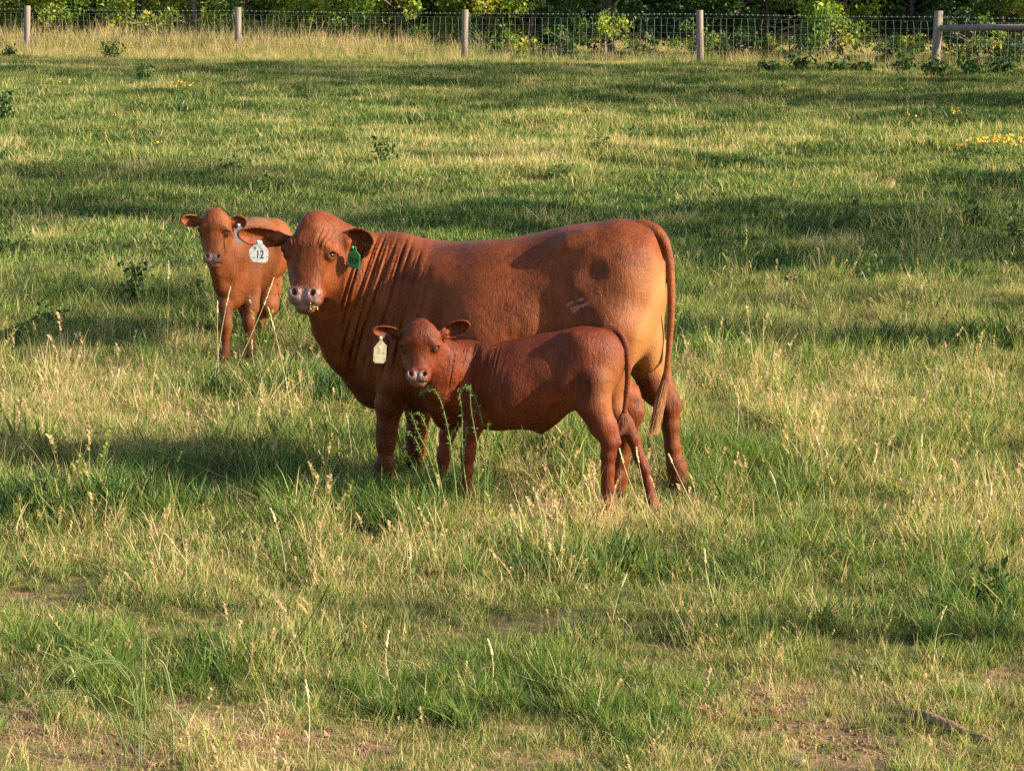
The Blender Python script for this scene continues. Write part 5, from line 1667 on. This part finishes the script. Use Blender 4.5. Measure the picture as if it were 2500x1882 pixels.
    for k, a in enumerate(spikes):
        Yk = b0[1] + r.uniform(-.08, .08); P = [Vector(at(px, py, Yk)) for px, py in a]; P[0].z = gz(P[0].x, P[0].y) - .01
        fine = []
        for i in range(len(P) - 1):
            p0 = P[max(0, i - 1)]; p1 = P[i]; p2 = P[i + 1]; p3 = P[min(len(P) - 1, i + 2)]
            for q in range(7):
                t = q / 7
                fine.append(.5 * ((2 * p1) + (-p0 + p2) * t + (2 * p0 - 5 * p1 + 4 * p2 - p3) * t * t + (-p0 + 3 * p1 - 3 * p2 + p3) * t ** 3))
        fine.append(P[-1]); n = len(fine)
        ms.add(tube(fine, [.0022 * (1 - .5 * i / n) for i in range(n)], 5))
        for i in range(int(n * .50), n - 1):
            for q in range(7):
                c = fine[i].lerp(fine[i + 1], q / 7); d = (fine[i + 1] - fine[i]).normalized()
                sd = d.cross(Vector((0, -1, .1))).normalized() * (1 if q % 2 else -1) * .0030
                mh.add(tube([c + sd - d * .003, c + sd * 1.4, c + sd * 1.3 + d * .004], [.0008, .0022, .0004], 4))
    ms.build('stems', stem_mat, root); mh.build('seed_spikes', simple_mat('green_spikes', (.20, .23, .09), .7, 100, .3, .2), root)
    # small ground things
    wd = simple_mat('weathered_wood', (.20, .13, .085), .9, 40, .5, .15, .8)
    a = at(2205, 1800, 8.62); c = at(2362, 1852, 8.42); a[2] = gz(a[0], a[1]) + .035; c[2] = gz(c[0], c[1]) + .03
    A, Cc = Vector(a), Vector(c); pts = [A.lerp(Cc, t) + Vector((0, math.sin(t * 7) * .006, math.sin(t * 5) * .006)) for t in np.linspace(0, 1, 9)]
    v, f = tube(pts, [.008, .015, .019, .021, .020, .018, .019, .014, .006], 9)
    o = mesh_obj('stick', v, f, wd); tag(o, 'broken piece of weathered wood lying in the grass at the bottom right', 'stick')
    a = at(2368, 1862, 8.40); c = at(2425, 1874, 8.33); a[2] = gz(a[0], a[1]) + .02; c[2] = gz(c[0], c[1]) + .02
    v, f = tube([a, (a + c) / 2, c], [.006, .014, .005], 8); o = mesh_obj('stick', v, f, wd); tag(o, 'short wood splinter right of the longer weathered stick', 'stick')
    def lump(name, px, py, R, mat, label, cat, seed, flat=.6, group=None, n=7):
        q = np.random.RandomState(seed); p = ground_at(px, py); V = []; F = []
        nu, nv = 18, 12
        mbm = MB()
        for k in range(n):
            c = p + np.array([q.normal(0, R * .55), q.normal(0, R * .55), R * .22])
            if n == 1: c = p + np.array([0, 0, R * .25])
            rr_ = R * (q.uniform(.3, .6) if n > 1 else 1); V = []; F = []
            for i in range(nv + 1):
                for j in range(nu):
                    ph = math.pi * i / nv; th = 2 * math.pi * j / nu
                    d = np.array([math.sin(ph) * math.cos(th), math.sin(ph) * math.sin(th), math.cos(ph) * flat])
                    w = 1 + .22 * math.sin(d[0] * 5 + k + seed) * math.cos(d[1] * 6 + k) + .12 * math.sin(d[0] * 13 + d[2] * 11 + seed) + .05 * math.sin(th * 9 + ph * 7 + k)
                    V.append(c + d * rr_ * w)
            for i in range(nv):
                for j in range(nu):
                    F.append((i * nu + j, i * nu + (j + 1) % nu, (i + 1) * nu + (j + 1) % nu, (i + 1) * nu + j))
            mbm.add((V, F))
        o = mesh_obj(name, mbm.v, mbm.f, mat); tag(o, label, cat, group)
    dung = simple_mat('dry_dung', (.13, .060, .034), .95, 60, .5, .1, .9)
    lump('dung_pile', 1722, 1748, .050, dung, 'crumbled reddish-brown dung lump, left one of the two at the bottom right', 'dung', 1, .6, None, 11)
    lump('dung_pile', 1868, 1742, .052, dung, 'crumbled reddish-brown dung lump, right one of the two at the bottom right', 'dung', 2, .45, None, 10)
    lump('dung_pile', 672, 1795, .035, dung, 'dry brown clod in the bare soil at the bottom left', 'dung', 3, .6, None, 8)
    rk = simple_mat('pale_stone', (.30, .24, .19), .9, 50, .3, .1, .6)
    lump('stone', 1945, 1866, .035, rk, 'pale flat stone at the bottom edge of the picture, right half', 'stone', 5, .4, None, 1)
    rk2 = simple_mat('pinkish_clod', (.32, .19, .13), .95, 60, .35, .1, .8)
    for i, (px, py, R, lb) in enumerate([(378, 1868, .030, 'pinkish soil clod at the bottom edge, under the seeding grass'), (205, 1815, .018, 'small soil clod in the bare patch at the bottom left corner'), (120, 1790, .016, 'smallest soil clod, nearest the left edge of the bare patch'), (560, 1290, .020, 'soil clod in the bare spot left of the cow\'s front hooves'), (520, 1272, .016, 'smaller soil clod beside the clod in the bare spot left of the cow')]):
        lump('soil_clod', px, py, R, rk2, lb, 'clod', 10 + i, .6, None, 4)

def soil_crumbs():
    r = np.random.RandomState(19); V = []; F = []
    for cx, cy, rx, ry, s_ in BARE:
        if cy < 1500: continue
        for i in range(int(190 * s_)):
            px = cx + r.normal(0, rx * .6); py = cy + r.normal(0, ry * .6)
            if not (-200 < px < 2700 and 1500 < py < 1990): continue
            Y = 16440.0 / (py + 114); x = (px - 1250) / 6000 * Y; z = gz(x, Y)
            R = r.uniform(.003, .013) * (1 if r.rand() < .9 else 1.6)
            m = len(V)
            for k in range(6):
                d = np.array([(1, 0, 0), (-1, 0, 0), (0, 1, 0), (0, -1, 0), (0, 0, 1), (0, 0, -1)][k]) * R * r.uniform(.6, 1.3) * np.array([1, 1, .7])
                V.append(np.array([x, Y, z + R * .25]) + d + r.normal(0, R * .15, 3))
            for f in ((0, 2, 4), (2, 1, 4), (1, 3, 4), (3, 0, 4), (2, 0, 5), (1, 2, 5), (3, 1, 5), (0, 3, 5)): F.append(tuple(m + q for q in f))
    o = mesh_obj('soil_crumbs', V, F, simple_mat('crumbly_soil', (.20, .115, .070), .95, 25, .5, .1, .5), smooth=False)
    tag(o, 'crumbs of reddish-brown soil on the bare patches', 'soil', None, 'stuff')
soil_crumbs()
if True:
    backdrop_plants()
    shade_trees()
build_fence()
if True:
    tall_grass()
field_plants()
